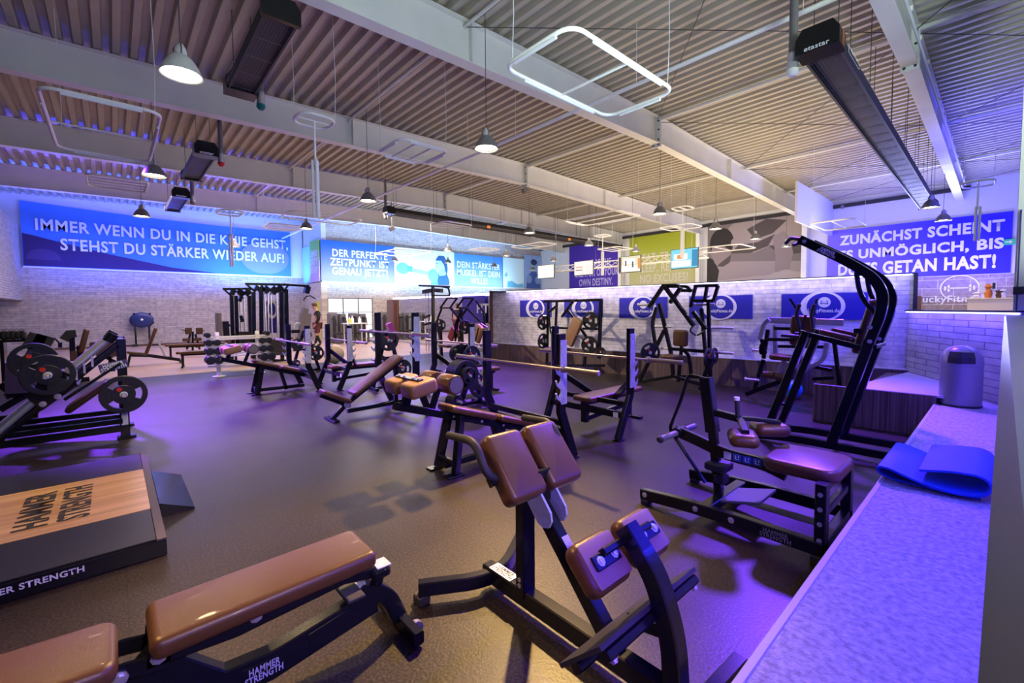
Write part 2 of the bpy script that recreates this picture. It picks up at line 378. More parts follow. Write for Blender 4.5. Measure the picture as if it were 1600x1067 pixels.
def plate(c, ax, r, label, group, hub=True, detail=True, rot=0):
    ax = V(ax).normalized(); key = (round(ax.x, 2), round(ax.y, 2), round(ax.z, 2), r, rot, detail)
    if key in PLATE:
        return copy_tree(PLATE[key], c, label)
    t = thing('weight_plate', (0, 0, 0), label, 'weight plate', group)
    th = .036 if r > .2 else .03
    plate_mb(ax, r, th, rot=rot).build('disc', M_rub, t)
    _, A, B = ortho(ax, ZV)
    if hub: MB().lathe([(r*.11, -th*.5), (r*.17, -th*.5), (r*.17, th*.5), (r*.11, th*.5)], (0, 0, 0), ax, 16).build('steel_hub', M_silver, t)
    if detail:
        for s_ in (-1, 1):
            d = A*math.cos(math.radians(60+rot))+B*math.sin(math.radians(60+rot))
            MB().lathe([(r*.115, 0), (r*.115, .004), (.001, .0045)], d*(r*.33)+ax*(s_*th*.43), ax*s_, 12).build('red_badge', M_red, t, flat=True)
    t.location = c; PLATE[key] = t
    return t
def horn(mb, p, ax, l, r=.025): mb.lathe([(r, 0), (r, l-.01), (r*.8, l)], p, ax, 12); mb.lathe([(r*1.6, 0), (r*1.6, .02)], p, ax, 12)
def barbell(c, label, L=2.2, ax=V((1, 0, 0))):
    c = V(c); ax = V(ax).normalized(); t = thing('barbell', c, label, 'barbell', 'olympic barbells on the bench racks')
    MB().cyl(c-ax*(L/2-.42), c+ax*(L/2-.42), .0145, 12).build('shaft', M_steelbar, t)
    for s_ in (-1, 1):
        e = c+ax*(s_*(L/2-.43))
        MB().lathe([(.025, 0), (.038, .003), (.038, .022), (.026, .026), (.025, .03), (.025, .425), (.021, .43), (.008, .431)], e, ax*s_, 16).build('sleeve', M_steelbar, t)
    return t
# ================================================================ THE HALL
XB = [3.72, -1.28, -6.27, -11.27, -16.27, -21.27]
RIDGE, YN, YF = 10.8, -9.0, 24.15
def roofz(y): return 5.84+.70-.022*abs(y-RIDGE)
struct(MB().boxmm((-13.6, -12, -.1), (8, YF, 0)), 'floor', M_floor)
struct(MB().boxmm((-30, -12, -.1), (-13.6, YF, -.002)), 'floor_laminate', M_lino)
# trapezoidal roof sheet, ribs across the rafters
m = MB(); prof = []; y = YN
while y < YF:
    prof += [(y, 0), (y+.095, 0), (y+.125, .10), (y+.225, .10)]; y += .255
prof.append((y, 0))
R = [[V((x, a, roofz(a)+.02+b)) for a, b in prof]+[V((x, a, roofz(a)+.2+b)) for a, b in reversed(prof)] for x in (-27.2, 7)]
m.rings(R); struct(m, 'ceiling', M_ceil)
# rafters: welded I sections with splice plates at the ridge
for i, x in enumerate(XB):
    m = MB()
    y0 = YN if i > 0 else -2
    for a, b in ((y0, RIDGE), (RIDGE, YF-.05)):
        za, zb = roofz(a), roofz(b); A, B = V((x, a, za)), V((x, b, zb))
        for off, w, h in ((-.012, .22, .02), (-.345, .014, .68), (-.69, .24, .022)):
            m.bar(A+V((0, 0, off)), B+V((0, 0, off)), w, h, ZV, .003)
    for yy in (-3.5, 4.7, 15.3, 19.5):
        m.boxmm((x-.10, yy-.006, roofz(yy)-.68), (x+.10, yy+.006, roofz(yy)-.02), .001)
    for d in (-.02, .02): m.boxmm((x-.13, RIDGE+d-.012, 5.76), (x+.13, RIDGE+d+.012, 6.53), .003)
    struct(m, 'trim_rafter_%d' % (i+1), M_beam)
    k = MB()
    for z in (5.82, 5.95, 6.2, 6.42):
        for sx in (-1, 1):
            for d in (-1, 1): k.bolt((x+sx*.075, RIDGE+d*.032, z), (0, d, 0), .016, .02)
    struct(k, 'trim_rafter_bolts_%d' % (i+1), M_grill)
    # column under the far end of the rafter
    if -20 < x < -2:
        zc = roofz(YF)-.6
        c = MB().boxmm((x-.11, YF-.42, 0), (x+.11, YF-.40, zc), .002).boxmm((x-.11, YF-.12, 0), (x+.11, YF-.10, zc), .002).boxmm((x-.007, YF-.4, 0), (x+.007, YF-.12, zc), .001)
        struct(c, 'trim_column_%d' % (i+1), M_beam)
# struts and conduits across the bays, at the ridge and the quarter points
m = MB()
for yy, r in ((4.6, .030), (RIDGE, .045), (16.4, .045), (20.6, .04)):
    m.cyl((-26, yy, roofz(yy)-.09), (3.7, yy, roofz(yy)-.09), r, 10)
struct(m, 'trim_roof_struts', M_beam)
m = MB().cyl((-26, 6.9, 5.42), (3.7, 6.9, 5.42), .035, 10)
for x in (-18, -14, -9.3, -7.5, -4.4, -1.9): m.cyl((x, 6.9, 5.42), (x, 6.9, roofz(6.9)), .005, 6)
struct(m, 'trim_conduit', M_white)
m = MB()
m.cyl((-1.1, YN+3, 6.0), (-1.1, 23, 5.9), .022, 8)
for k in range(24): m.boxmm((-1.13, -3+k*1.1, 5.99), (-1.07, -2.96+k*1.1, 6.06), .001)
struct(m, 'trim_cable_conduit', M_white)
m = MB()
for x0, x1 in ((-6.2, -1.35), (-1.2, 3.6)):
    for a, b in ((10.9, 16.4), (16.4, 20.6), (20.6, 23.9), (4.6, 10.7)):
        m.cyl((x0, a, roofz(a)-.12), (x1, b, roofz(b)-.12), .008, 6); m.cyl((x1, a, roofz(a)-.13), (x0, b, roofz(b)-.13), .008, 6)
struct(m, 'trim_wind_bracing', M_wire)

# ---- left wall (x = -26.3), overhanging end block, second left wall (x = -23.5)
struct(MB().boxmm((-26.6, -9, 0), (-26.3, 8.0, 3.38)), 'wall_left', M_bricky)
struct(MB().boxmm((-26.7, -9, 3.38), (-26.34, 8.0, 7)), 'wall_left_upper', M_pale)
struct(MB().boxmm((-26.6, 8.0, 0), (-23.5, 8.3, 3.02)), 'wall_left_return', brick_mat('cream_brick', 0, (.74, .66, .50), (.62, .54, .42), (.40, .35, .30)))
struct(MB().boxmm((-26.6, 8.06, 3.02), (-23.5, 8.3, 7)), 'wall_left_return_upper', M_pale)
wl = MB().boxmm((-23.8, 8.3, 2.2), (-23.5, 10.75, 3.02)).boxmm((-23.8, 10.75, 0), (-23.5, YF, 3.02)).boxmm((-23.8, 8.3, 3.02), (-23.54, YF, 7))
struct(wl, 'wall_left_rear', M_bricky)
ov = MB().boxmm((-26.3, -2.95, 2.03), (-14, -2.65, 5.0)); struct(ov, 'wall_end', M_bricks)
struct(MB().boxmm((-30, -9.2, 0), (8, -9, 7)), 'wall_near', M_grey)
struct(MB().boxmm((-26.3, 7.9, 3.36), (-26.25, -2.6, 3.42)).boxmm((-23.5, 8.3, 3.0), (-23.46, YF, 3.05)), 'trim_banner_rail', M_white)
struct(MB().boxmm((-26.3, -2.6, 0), (-26.27, 8, .07)), 'baseboard_left', M_brown)
# glazed door with daylight behind
w = struct(MB().boxmm((-23.62, 8.3, 0), (-23.6, 10.75, 2.2)), 'window_1', M_daylight)
fr = MB()
for yy in (8.3, 9.1, 9.93, 10.72): fr.boxmm((-23.6, yy, 0), (-23.52, yy+.045, 2.2), .002)
for z in (0, .74, 1.42, 2.16): fr.boxmm((-23.6, 8.3, z), (-23.53, 10.75, z+.04), .002)
tag(fr.build('window_frame', M_grey, w))
# yellow fire door leaf in the return wall
d = struct(MB().boxmm((-24.6, 7.96, 0), (-23.75, 8.0, 2.02)), 'door_1', M_yel)
MB().boxmm((-24.42, 7.93, .55), (-24.08, 7.96, 1.85), .003).build('vision_panel', M_grill, d)
# ---- far wall (y = 24.15)
struct(MB().boxmm((-24, YF, 2.7), (8, YF+.3, 7)), 'wall_far_upper', M_pale)
struct(MB().boxmm((-24, YF, 0), (-2.4, YF+.3, 2.7)), 'wall_far', M_brickx)
struct(MB().boxmm((-2.4, YF, 0), (8, YF+.3, 2.7)), 'wall_far_lobby', M_deskbrick)
struct(MB().boxmm((-24, YF-.12, 5.9), (-1, YF, 6.05)), 'trim_far_header', M_grill)
struct(MB().boxmm((-2.55, YF-.04, 0), (-2.25, YF, 1.95)), 'door_2', M_brown)
struct(MB().boxmm((7.5, -9, 0), (7.8, YF, 7)), 'wall_right', M_pale)
struct(MB().boxmm((-5.35, 19.0, 4.72), (-5.27, YF, 6.2)), 'trim_bulkhead', M_pale)

# ---- white brick partition with the round logos (slightly turned to the hall)
KW, BW = .0974, 9.42+.12
def wy(x, off=0): return BW+KW*x+off
WX = V((1, KW, 0)).normalized(); WN = V((KW, -1, 0)).normalized()
def wall_slab(x0, x1, z0, z1, t0, t1):
    m = MB(); a = [V((x0, wy(x0), 0))-WN*t1, V((x1, wy(x1), 0))-WN*t1, V((x1, wy(x1), 0))-WN*t0, V((x0, wy(x0), 0))-WN*t0]
    return m.rings([[p+ZV*z for p in a] for z in (z0, z1)])
struct(wall_slab(-10.35, -.98, 0, 2.06, 0, .22), 'wall_partition', M_brickx)
struct(wall_slab(-10.35, -.96, 2.06, 2.075, -.05, .25), 'trim_partition_cap', M_grill)
led = tag(wall_slab(-9.75, -1.0, 2.042, 2.058, -.035, -.012).build('led_strip', M_led), 'long white LED strip glowing under the top of the logo brick wall', 'light strip')
struct(wall_slab(-.98, -.93, .5, 2.075, -.02, .25), 'trim_partition_end', M_grill)
struct(wall_slab(-10.25, -1.0, 0, .53, -.14, 0), 'trim_plinth', M_panel)
struct(wall_slab(-10.27, -1.0, .53, .545, -.15, 0), 'trim_plinth_cap', M_trimw)
light('AREA', 'led_wash', V((-5.4, wy(-5.4), 2.03))+WN*.15, (.66, .56, 1), 34, V((-5.4, wy(-5.4), 0))+WN*.02, 8.6, .03, along=WX)
struct(wall_slab(-10.45, -10.35, 0, 2.10, -.04, .22), 'trim_partition_post', M_brown)
# brown post and mirrored wall to the left of it
struct(MB().boxmm((-12.1, 10.1, 0), (-11.95, 10.35, 2.1)), 'trim_brown_post', M_brown)
struct(MB().boxmm((-19.6, 10.2, .12), (-12.1, 10.24, 2.05)), 'wall_mirror', M_mirror)
struct(MB().boxmm((-19.7, 10.24, 0), (-12.0, 10.4, 2.08)).boxmm((-19.6, 10.14, 0), (-12.1, 10.24, .12)), 'wall_mirror_back', M_trimw)
struct(MB().boxmm((-20.4, 10.05, 0), (-19.7, 10.25, 2.05)), 'trim_brown_pier', M_brown)
tag(MB().boxmm((-19.8, 10.08, 2.06), (-12.15, 10.14, 2.13)).build('led_strip', M_led), 'white LED strip glowing along the top of the mirror wall', 'light strip')
# ---- carpet gallery, low slanted brick wall, sill beside the camera
struct(MB().boxmm((-.50, -3, 0), (3, 9.6, .40)), 'floor_carpet', M_carp)
struct(MB().boxmm((-.525, -3, 0), (-.495, 7.2, .405)), 'trim_carpet_edge', M_trimw)
a, b = V((-1.02, 9.36, 0)), V((.12, 7.28, 0)); n = V((b.y-a.y, -(b.x-a.x), 0)).normalized()
if n.x > 0: n = -n
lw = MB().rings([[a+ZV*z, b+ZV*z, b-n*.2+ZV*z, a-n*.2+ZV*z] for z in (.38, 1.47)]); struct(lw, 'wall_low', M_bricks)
struct(MB().rings([[a+n*.05+ZV*z, b+n*.05+ZV*z, b-n*.22+ZV*z, a-n*.22+ZV*z] for z in (1.47, 1.49)]), 'trim_low_wall_cap', M_grill)
tag(MB().rings([[a+n*.035+ZV*z, b+n*.035+ZV*z, b+n*.012+ZV*z, a+n*.012+ZV*z] for z in (1.448, 1.468)]).build('led_strip', M_ledb), 'short blue-white LED strip under the cap of the low brick wall', 'light strip')
light('AREA', 'led_wash', (a+b)/2+n*.09+ZV*1.44, (.09, .05, 1), 22, (a+b)/2+n*.03, 2.2, .03, along=b-a)
struct(MB().boxmm((-.002, -2.5, 1.36), (.40, 7.25, 1.44), .012), 'trim_sill', M_sill)
struct(MB().boxmm((.06, -2.5, .4), (.36, 7.25, 1.36)), 'wall_sill', M_white)
# zebrano step block in the corner
struct(MB().boxmm((-1.72, 7.08, 0), (-.5, 7.13, .5)).boxmm((-1.25, 7.13, 0), (-.5, 9.3, .48)), 'trim_step_front', M_panel)
st = MB().rings([[V((-1.34, 7.09, z)), V((-.44, 7.09, z)), V((-.30, 8.05, z)), V((-1.0, 9.33, z))] for z in (.48, .505)]); struct(st, 'floor_step_top', M_trimw)
# right-hand steel column with its conduit
c = MB().boxmm((.065, 8.0, 0), (.44, 8.025, 6.4), .002).boxmm((.24, 8.025, 0), (.26, 8.33, 6.4), .002).boxmm((.065, 8.33, 0), (.44, 8.355, 6.4), .002)
struct(c, 'trim_column_right', M_beam)
t = thing('switch_box', (.16, 7.95, 1.75), 'dark grey electrical box on the right-hand steel column', 'electrical box')
q = PY(1583, 448, 7.94); r_ = PY(1596, 460, 7.94)
MB().boxmm((q.x, 7.88, r_.z), (r_.x+.02, 7.98, q.z)).build('housing', M_grill, t)
MB().tube([((q.x+r_.x)/2, 7.93, q.z), ((q.x+r_.x)/2, 7.96, q.z+.9)], .008, 6).build('upper_cable', M_wire, t)
MB().tube([((q.x+r_.x)/2, 7.93, r_.z), ((q.x+r_.x)/2, 7.97, r_.z-.45)], .008, 6).build('lower_cable', M_wire, t)
# ================================================================ BANNERS, LOGOS, SCREENS
def flat_poly(pts, org, X, Y, m, name, parent, depth=.004):
    """flat printed shape: pts in metres from org along X, Y"""
    X, Y = V(X).normalized(), V(Y).normalized(); N = X.cross(Y)
    mb = MB().add([V(org)+X*a+Y*b+N*depth for a, b in pts], [list(range(len(pts)))])
    return mb.build(name, m, parent)
def ell(cx_, cy_, rx, ry, n=28, a0=0, a1=360): return [(cx_+rx*math.cos(math.radians(a0+(a1-a0)*i/n)), cy_+ry*math.sin(math.radians(a0+(a1-a0)*i/n))) for i in range(n if a1-a0 == 360 else n+1)]
def grad_mat(name, c0, c1, axis, lo, hi, rough=.7):
    m = bpy.data.materials.new(name); m.use_nodes = True; n = m.node_tree.nodes; L = m.node_tree.links; b = n['Principled BSDF']
    tc = n.new('ShaderNodeTexCoord'); sp = n.new('ShaderNodeSeparateXYZ'); mr = n.new('ShaderNodeMapRange'); r = n.new('ShaderNodeMix'); r.data_type = 'RGBA'
    L.new(tc.outputs['Object'], sp.inputs[0]); L.new(sp.outputs[axis], mr.inputs[0]); mr.inputs[1].default_value = lo; mr.inputs[2].default_value = hi
    L.new(mr.outputs[0], r.inputs[0]); r.inputs[6].default_value = (*c0, 1); r.inputs[7].default_value = (*c1, 1)
    L.new(r.outputs[2], b.inputs['Base Color']); b.inputs['Roughness'].default_value = rough; return m
def pm(name, c): return mat(name, c, .7)
INK = lambda *c: pm('print_%d_%d_%d' % tuple(int(x*99) for x in c), c)
# -- banner 1 on the left wall: sagging cloth, dark foot, sky-blue field
BX = -26.24
bt = thing('wall_banner', (BX, 2.4, 3.42), 'long blue cloth banner reading IMMER WENN DU IN DIE KNIE GEHST on the left wall', 'banner')
def top1(y): return 5.95-.02*y-.10*math.sin((y+2.6)/9.97*math.pi)
mb = MB(); ys = [-2.58+9.93*i/40 for i in range(41)]
R = []
for y_ in ys:
    w_ = .018*math.sin(y_*7)+.012*math.sin(y_*17+1)
    R.append([V((BX+w_*k, y_, 3.42+(top1(y_)-3.42)*j/6)) for j, k in zip(range(7), (0, .6, 1, 1, 1, .7, .2))])
mb.rings(R, close=False, caps=False, smooth=True); cl = mb.build('cloth', INK(.06, .22, .72), bt)
E1 = V((BX+.035, 2.4, 3.44))
def left(y0): return y0-2.4
flat_poly([(left(-2.55), 0), (left(1.5), 0), (left(3.9), 0), (left(2.2), .16), (left(.0), .62), (left(-1.5), 1.0), (left(-2.55), 1.28)], E1, (0, 1, 0), ZV, INK(.030, .010, .10), 'printed_foot', bt)
flat_poly(ell(left(6.1), .9, 1.15, .85, 26), E1, (0, 1, 0), ZV, INK(.20, .26, .74), 'printed_disc', bt)
flat_poly(ell(left(-2.0), .25, .5, .45, 14, 0, 180), E1, (0, 1, 0), ZV, INK(.06, .03, .14), 'printed_arc', bt, .006)
text('IMMER WENN DU IN DIE KNIE GEHST,', V((BX+.05, 2.52, 5.07)), (0, 1, 0), ZV, 9.4, .56, M_whitep, parent=bt, bold=.024)
text('STEHST DU STÄRKER WIEDER AUF!', V((BX+.05, 2.75, 4.42)), (0, 1, 0), ZV, 8.5, .60, M_whitep, parent=bt, bold=.024)
# -- row of panels on the rear left wall
def panel(name, y0, y1, z0, z1, m, label, x=-23.44):
    t = thing(name, (x, (y0+y1)/2, z0), label, 'banner')
    MB().boxmm((x-.02, y0, z0), (x, y1, z1), .002).build('sheet', m, t); return t
t = thing('wall_banner', (-23.9, 7.93, 3.05), 'narrow green and lilac banner on the short return wall', 'banner')
MB().boxmm((-24.9, 7.93, 3.05), (-23.5, 7.96, 5.2), .002).build('sheet', grad_mat('green_lilac', (.55, .45, .80), (.22, .55, .16), 2, .5, 1.7), t)
text('GEWINNEN\nSTARTET MIT\nBEGINNEN', (-24.2, 7.92, 4.1), (1, 0, 0), ZV, 1.1, 1.2, M_whitep, parent=t, bold=.02)
t = thing('wall_banner', (-25.6, 7.95, 3.05), 'pale cyan banner in the gap behind the long cloth banner', 'banner')
MB().boxmm((-26.2, 7.95, 3.05), (-24.95, 7.98, 5.0), .002).build('sheet', INK(.35, .75, .85), t)
t = panel('wall_banner', 8.0, 12.06, 3.07, 5.17, grad_mat('blue_lilac_a', (.26, .26, .86), (.02, .14, .74), 2, .2, 1.9), 'blue banner reading DER PERFEKTE ZEITPUNKT IST GENAU JETZT')
text('DER PERFEKTE\nZEITPUNKT IST\nGENAU JETZT!', (-23.43, 10.1, 4.02), (0, 1, 0), ZV, 3.3, 1.45, M_whitep, parent=t, bold=.025, line=.9)
t = panel('wall_banner', 12.08, 16.2, 3.07, 5.15, INK(.74, .92, .94), 'pale cyan photo banner of a boxing woman in gloves')
O = V((-23.43, 12.08, 3.07)); Yv = (0, 1, 0)
sk, bl, db = INK(.30, .62, .78), INK(.16, .48, .72), INK(.02, .10, .30)
flat_poly([(.9, .72), (1.6, .62), (2.4, .52), (2.6, .72), (1.7, .86), (.95, .95)], O, Yv, ZV, sk, 'printed_arm', t)
flat_poly(ell(.52, .88, .42, .33), O, Yv, ZV, bl, 'printed_glove', t, .006)
flat_poly([(.8, .72), (1.12, .70), (1.15, 1.02), (.82, 1.05)], O, Yv, ZV, INK(.10, .38, .62), 'printed_cuff', t, .007)
flat_poly([(2.6, 0), (2.75, .55), (3.1, .85), (3.35, .8), (3.6, .62), (3.75, .25), (3.72, 0)], O, Yv, ZV, db, 'printed_top', t)
flat_poly([(2.9, .8), (3.0, .55), (3.45, .62), (3.42, .95), (3.2, 1.05)], O, Yv, ZV, sk, 'printed_neck', t, .006)
flat_poly([(2.72, 1.12), (2.66, 1.0), (2.78, .86), (3.05, .88), (3.3, 1.05), (3.32, 1.5), (3.05, 1.68), (2.78, 1.58), (2.74, 1.3)], O, Yv, ZV, INK(.42, .70, .80), 'printed_face', t, .007)
flat_poly([(2.72, 1.5), (2.95, 1.78), (3.35, 1.8), (3.55, 1.5), (3.62, 1.0), (3.55, .62), (3.42, .85), (3.34, 1.25), (3.12, 1.5), (2.92, 1.48)], O, Yv, ZV, db, 'printed_hair', t, .009)
flat_poly([(2.76, 1.30), (2.93, 1.34), (2.93, 1.31), (2.77, 1.27)], O, Yv, ZV, db, 'printed_eye', t, .010)
flat_poly([(2.74, 1.06), (2.87, 1.08), (2.86, 1.04)], O, Yv, ZV, bl, 'printed_mouth', t, .010)
flat_poly(ell(2.55, .55, .36, .40), O, Yv, ZV, bl, 'printed_glove', t, .011)
flat_poly([(2.35, 0), (2.45, .3), (2.85, .3), (2.9, 0)], O, Yv, ZV, INK(.10, .38, .62), 'printed_forearm', t, .010)
t = panel('wall_banner', 16.22, 20.25, 3.04, 5.12, grad_mat('blue_lilac_b', (.25, .38, .88), (.06, .26, .78), 2, .2, 1.9), 'blue banner reading DEIN STÄRKSTER MUSKEL IST DEIN WILLE')
text('DEIN STÄRKSTER\nMUSKEL IST DEIN\nWILLE!', (-23.43, 18.2, 3.97), (0, 1, 0), ZV, 3.6, 1.5, M_whitep, parent=t, bold=.02, line=.9)
t = panel('wall_banner', 20.3, 22.3, 3.04, 5.15, INK(.70, .90, .94), 'pale cyan photo banner of a person doing floor exercises')
O = V((-23.43, 20.3, 3.04))
flat_poly([(.35, .05), (1.95, .05), (1.9, .35), (1.3, .28), (.8, .5), (.4, .45)], O, Yv, ZV, bl, 'printed_legs', t)
flat_poly([(.1, .9), (.3, 1.1), (.42, .85), (.2, .75)], O, Yv, ZV, INK(.2, .5, .7), 'printed_hand', t)
t = panel('wall_banner', 22.35, 24.1, 3.04, 5.5, INK(.30, .45, .80), 'blue photo banner of a bearded man in boxing gloves in the far left corner')
O = V((-23.43, 22.35, 3.04))
flat_poly([(.15, 0), (.3, .9), (.7, 1.25), (1.2, 1.25), (1.55, .9), (1.65, 0)], O, Yv, ZV, INK(.05, .12, .42), 'printed_body', t)
flat_poly(ell(.95, 1.65, .30, .42), O, Yv, ZV, INK(.25, .42, .70), 'printed_face', t, .006)
flat_poly(ell(.95, 1.95, .33, .22), O, Yv, ZV, INK(.02, .04, .15), 'printed_hair', t, .008)
flat_poly(ell(.45, .7, .28, .3), O, Yv, ZV, INK(.22, .36, .66), 'printed_glove', t, .008); flat_poly(ell(1.35, .65, .28, .3), O, Yv, ZV, INK(.22, .36, .66), 'printed_glove', t, .008)
# -- far wall banners
def fbanner(x0, x1, z0, z1, m, label, y=YF-.02):
    t = thing('wall_banner', ((x0+x1)/2, y, z0), label, 'banner')
    MB().boxmm((x0, y-.02, z0), (x1, y, z1), .002).build('sheet', m, t); return t
FX = (1, 0, 0); YB = YF-.045
t = fbanner(-20.7, -16.4, 2.6, 6.0, INK(.055, .02, .42), 'violet banner reading OWN DESTINY on the far wall')
text('YOU ARE THE\nCREATOR OF YOUR\nOWN DESTINY.', (-18.4, YB, 3.95), FX, ZV, 3.6, 1.75, INK(.5, .45, .8), parent=t, bold=.02, line=.95)
t = fbanner(-15.8, -11.5, 2.6, 5.95, grad_mat('olive_sheet', (.52, .50, .30), (.36, .42, .02), 2, .2, 2.6), 'olive green banner reading NO EXCUSES on the far wall')
text('EAT, TRAIN,\nSLEEP, REPEAT,\nNO EXCUSES!', (-13.5, YB, 3.95), FX, ZV, 3.3, 1.75, INK(.62, .60, .50), parent=t, bold=.02, line=.95)
t = fbanner(-10.9, -6.4, 2.6, 6.1, INK(.20, .17, .185), 'black and white photo banner of a man doing push-ups on the far wall')
O = V((-10.9, YB, 2.6)); g = [INK(.02, .018, .02), INK(.08, .065, .072), INK(.34, .29, .30), INK(.27, .22, .24), INK(.42, .37, .38)]
flat_poly([(0, .0), (0, 1.25), (1.2, 1.35), (4.5, 1.1), (4.5, 0)], O, FX, ZV, INK(.33, .28, .31), 'printed_ground', t, .003)
flat_poly([(0, .35), (4.5, .62), (4.5, .35), (0, .1)], O, FX, ZV, INK(.42, .36, .40), 'printed_light_band', t, .004)
flat_poly([(1.1, 3.1), (1.6, 3.5), (3.2, 3.5), (4.5, 3.3), (4.5, 2.2), (3.9, 2.0), (3.2, 2.0), (2.4, 1.7), (1.5, 1.75), (1.15, 2.2)], O, FX, ZV, g[2], 'printed_back', t, .005)
flat_poly([(2.0, 2.9), (2.9, 3.3), (3.8, 3.1), (3.2, 2.55), (2.4, 2.35)], O, FX, ZV, g[1], 'printed_shadow', t, .007)
flat_poly([(1.2, 1.75), (2.2, 1.7), (3.0, 1.95), (3.3, 2.5), (2.5, 2.2), (1.6, 2.15)], O, FX, ZV, g[1], 'printed_shadow', t, .007)
flat_poly([(3.2, 2.4), (3.7, 2.6), (3.95, 2.2), (4.1, 1.5), (3.95, .75), (3.5, .5), (3.3, .75), (3.35, 1.4)], O, FX, ZV, g[3], 'printed_arm', t, .009)
flat_poly([(3.2, .6), (3.0, .3), (3.4, .15), (4.1, .25), (4.3, .6), (3.8, .75)], O, FX, ZV, g[4], 'printed_hand', t, .010)
flat_poly([(3.0, 2.0), (3.5, 1.85), (4.0, 1.75), (4.3, 2.0), (4.5, 2.4), (4.5, 1.5), (3.6, 1.4)], O, FX, ZV, g[1], 'printed_shadow', t, .008)
flat_poly(ell(.75, 2.35, .62, .78), O, FX, ZV, g[0], 'printed_hair', t, .009)
flat_poly([(.25, 2.2), (.9, 2.15), (1.25, 1.9), (1.2, 1.45), (.8, 1.15), (.42, 1.3), (.2, 1.8)], O, FX, ZV, g[3], 'printed_face', t, .011)
flat_poly([(.9, 1.45), (1.25, 1.7), (1.2, 1.3), (.85, 1.1), (.5, 1.15)], O, FX, ZV, g[1], 'printed_beard', t, .013)
flat_poly(ell(1.35, 2.3, .12, .2), O, FX, ZV, g[2], 'printed_ear', t, .013)
flat_poly([(0, 0), (0, 1.7), (.35, 1.5), (.65, .9), (.55, .3), (.8, 0)], O, FX, ZV, g[0], 'printed_shadow', t, .008)
t = fbanner(-5.45, .09, 2.72, 4.92, grad_mat('blue_lilac_c', (.22, .17, .82), (.025, .015, .70), 0, -2.9, 1.4), 'blue banner reading ZUNÄCHST SCHEINT ES UNMÖGLICH on the far right wall', YF-.05)
Yq = YF-.075
text('ZUNÄCHST SCHEINT', (-2.55, Yq, 4.50), FX, ZV, 4.9, .52, M_whitep, parent=t, bold=.04)
text('ES UNMÖGLICH, BIS', (-2.55, Yq, 3.82), FX, ZV, 4.9, .56, M_whitep, parent=t, bold=.04)
text('DU ES GETAN HAST!', (-2.65, Yq, 3.17), FX, ZV, 4.75, .52, M_whitep, parent=t, bold=.04)
t = thing('exit_sign', PY(1577, 378, 24.03), 'small green exit sign at the right end of the far blue banner', 'sign')
q = t.location.copy(); MB().boxmm((q.x-.14, 24.0, q.z-.1), (q.x+.14, 24.08, q.z+.1)).build('panel', mat('green_sign', (.02, .35, .12), .5, emit=(.03, .5, .15), es=.4), t)
flat_poly([(-.09, -.02), (.01, -.02), (.01, -.06), (.09, 0), (.01, .06), (.01, .02), (-.09, .02)], q+V((0, -.04, 0)), FX, ZV, M_whitep, 'arrow', t, 0)
# -- logo banners on the partition
def on_wall(u, v):
    d = ray(u, v); return EYE+d*((BW)/(d.y-KW*d.x))
M_logo = INK(.012, .010, .34); M_logow = INK(.72, .72, .78)
lab = ['blue logo banner behind the incline press, leftmost on the brick partition', 'blue logo banner right of the leftmost one, behind the plates of the incline press',
       'blue logo banner left of the pulldown machine on the brick partition', 'blue logo banner to the right of the pulldown machine', 'blue logo banner above the leg curl machine, rightmost on the partition']
for (u0, u1), lb in zip([(813, 862), (882, 942), (968, 1043), (1077, 1176), (1221, 1356)], lab):
    x0, x1 = on_wall(u0, 480).x, on_wall(u1, 480).x; xm = (x0+x1)/2; z0, z1 = 1.325, 1.79; W = (x1-x0)/math.cos(math.atan(KW))
    c = V((xm, wy(xm), (z0+z1)/2))+WN*.012
    t = thing('logo_banner', V((xm, wy(xm), z0)), lb, 'banner')
    mb = MB(); mb.rings([[c+WX*a+ZV*b_+WN*d_ for a, b_ in ((-W/2, -.2325), (W/2, -.2325), (W/2, .2325), (-W/2, .2325))] for d_ in (-.01, .004)]); mb.build('sheet', M_logo, t)
    flat_poly(ell(0, 0, .33, .262, 36), c, WX, ZV, M_logow, 'ring', t, .008); flat_poly(ell(.02, 0, .25, .232, 36), c, WX, ZV, M_logo, 'ring_centre', t, .011)
    flat_poly(ell(.03, .07, .092, .092, 24), c, WX, ZV, M_logow, 'face', t, .014)
    f = MB()
    def q(pts): f.add([c+WX*(.03+a)+ZV*(.07+b_)+WN*.017 for a, b_ in pts], [list(range(len(pts)))])
    q(ell(-.04, .02, .011, .011, 8)); q(ell(.04, .02, .011, .011, 8)); q([(-.045, -.024), (.045, -.024), (.045, -.015), (-.045, -.015)])
    q([(-.056, -.036), (-.045, -.036), (-.045, 0), (-.056, 0)]); q([(.045, -.036), (.056, -.036), (.056, 0), (.045, 0)]); f.build('dumbbell_smile', M_logo, t)
    text('LuckyFitness.de', c+WX*.02+ZV*(-.085), WX, ZV, .46, .085, M_whitep, parent=t, bold=.015, depth=.016)
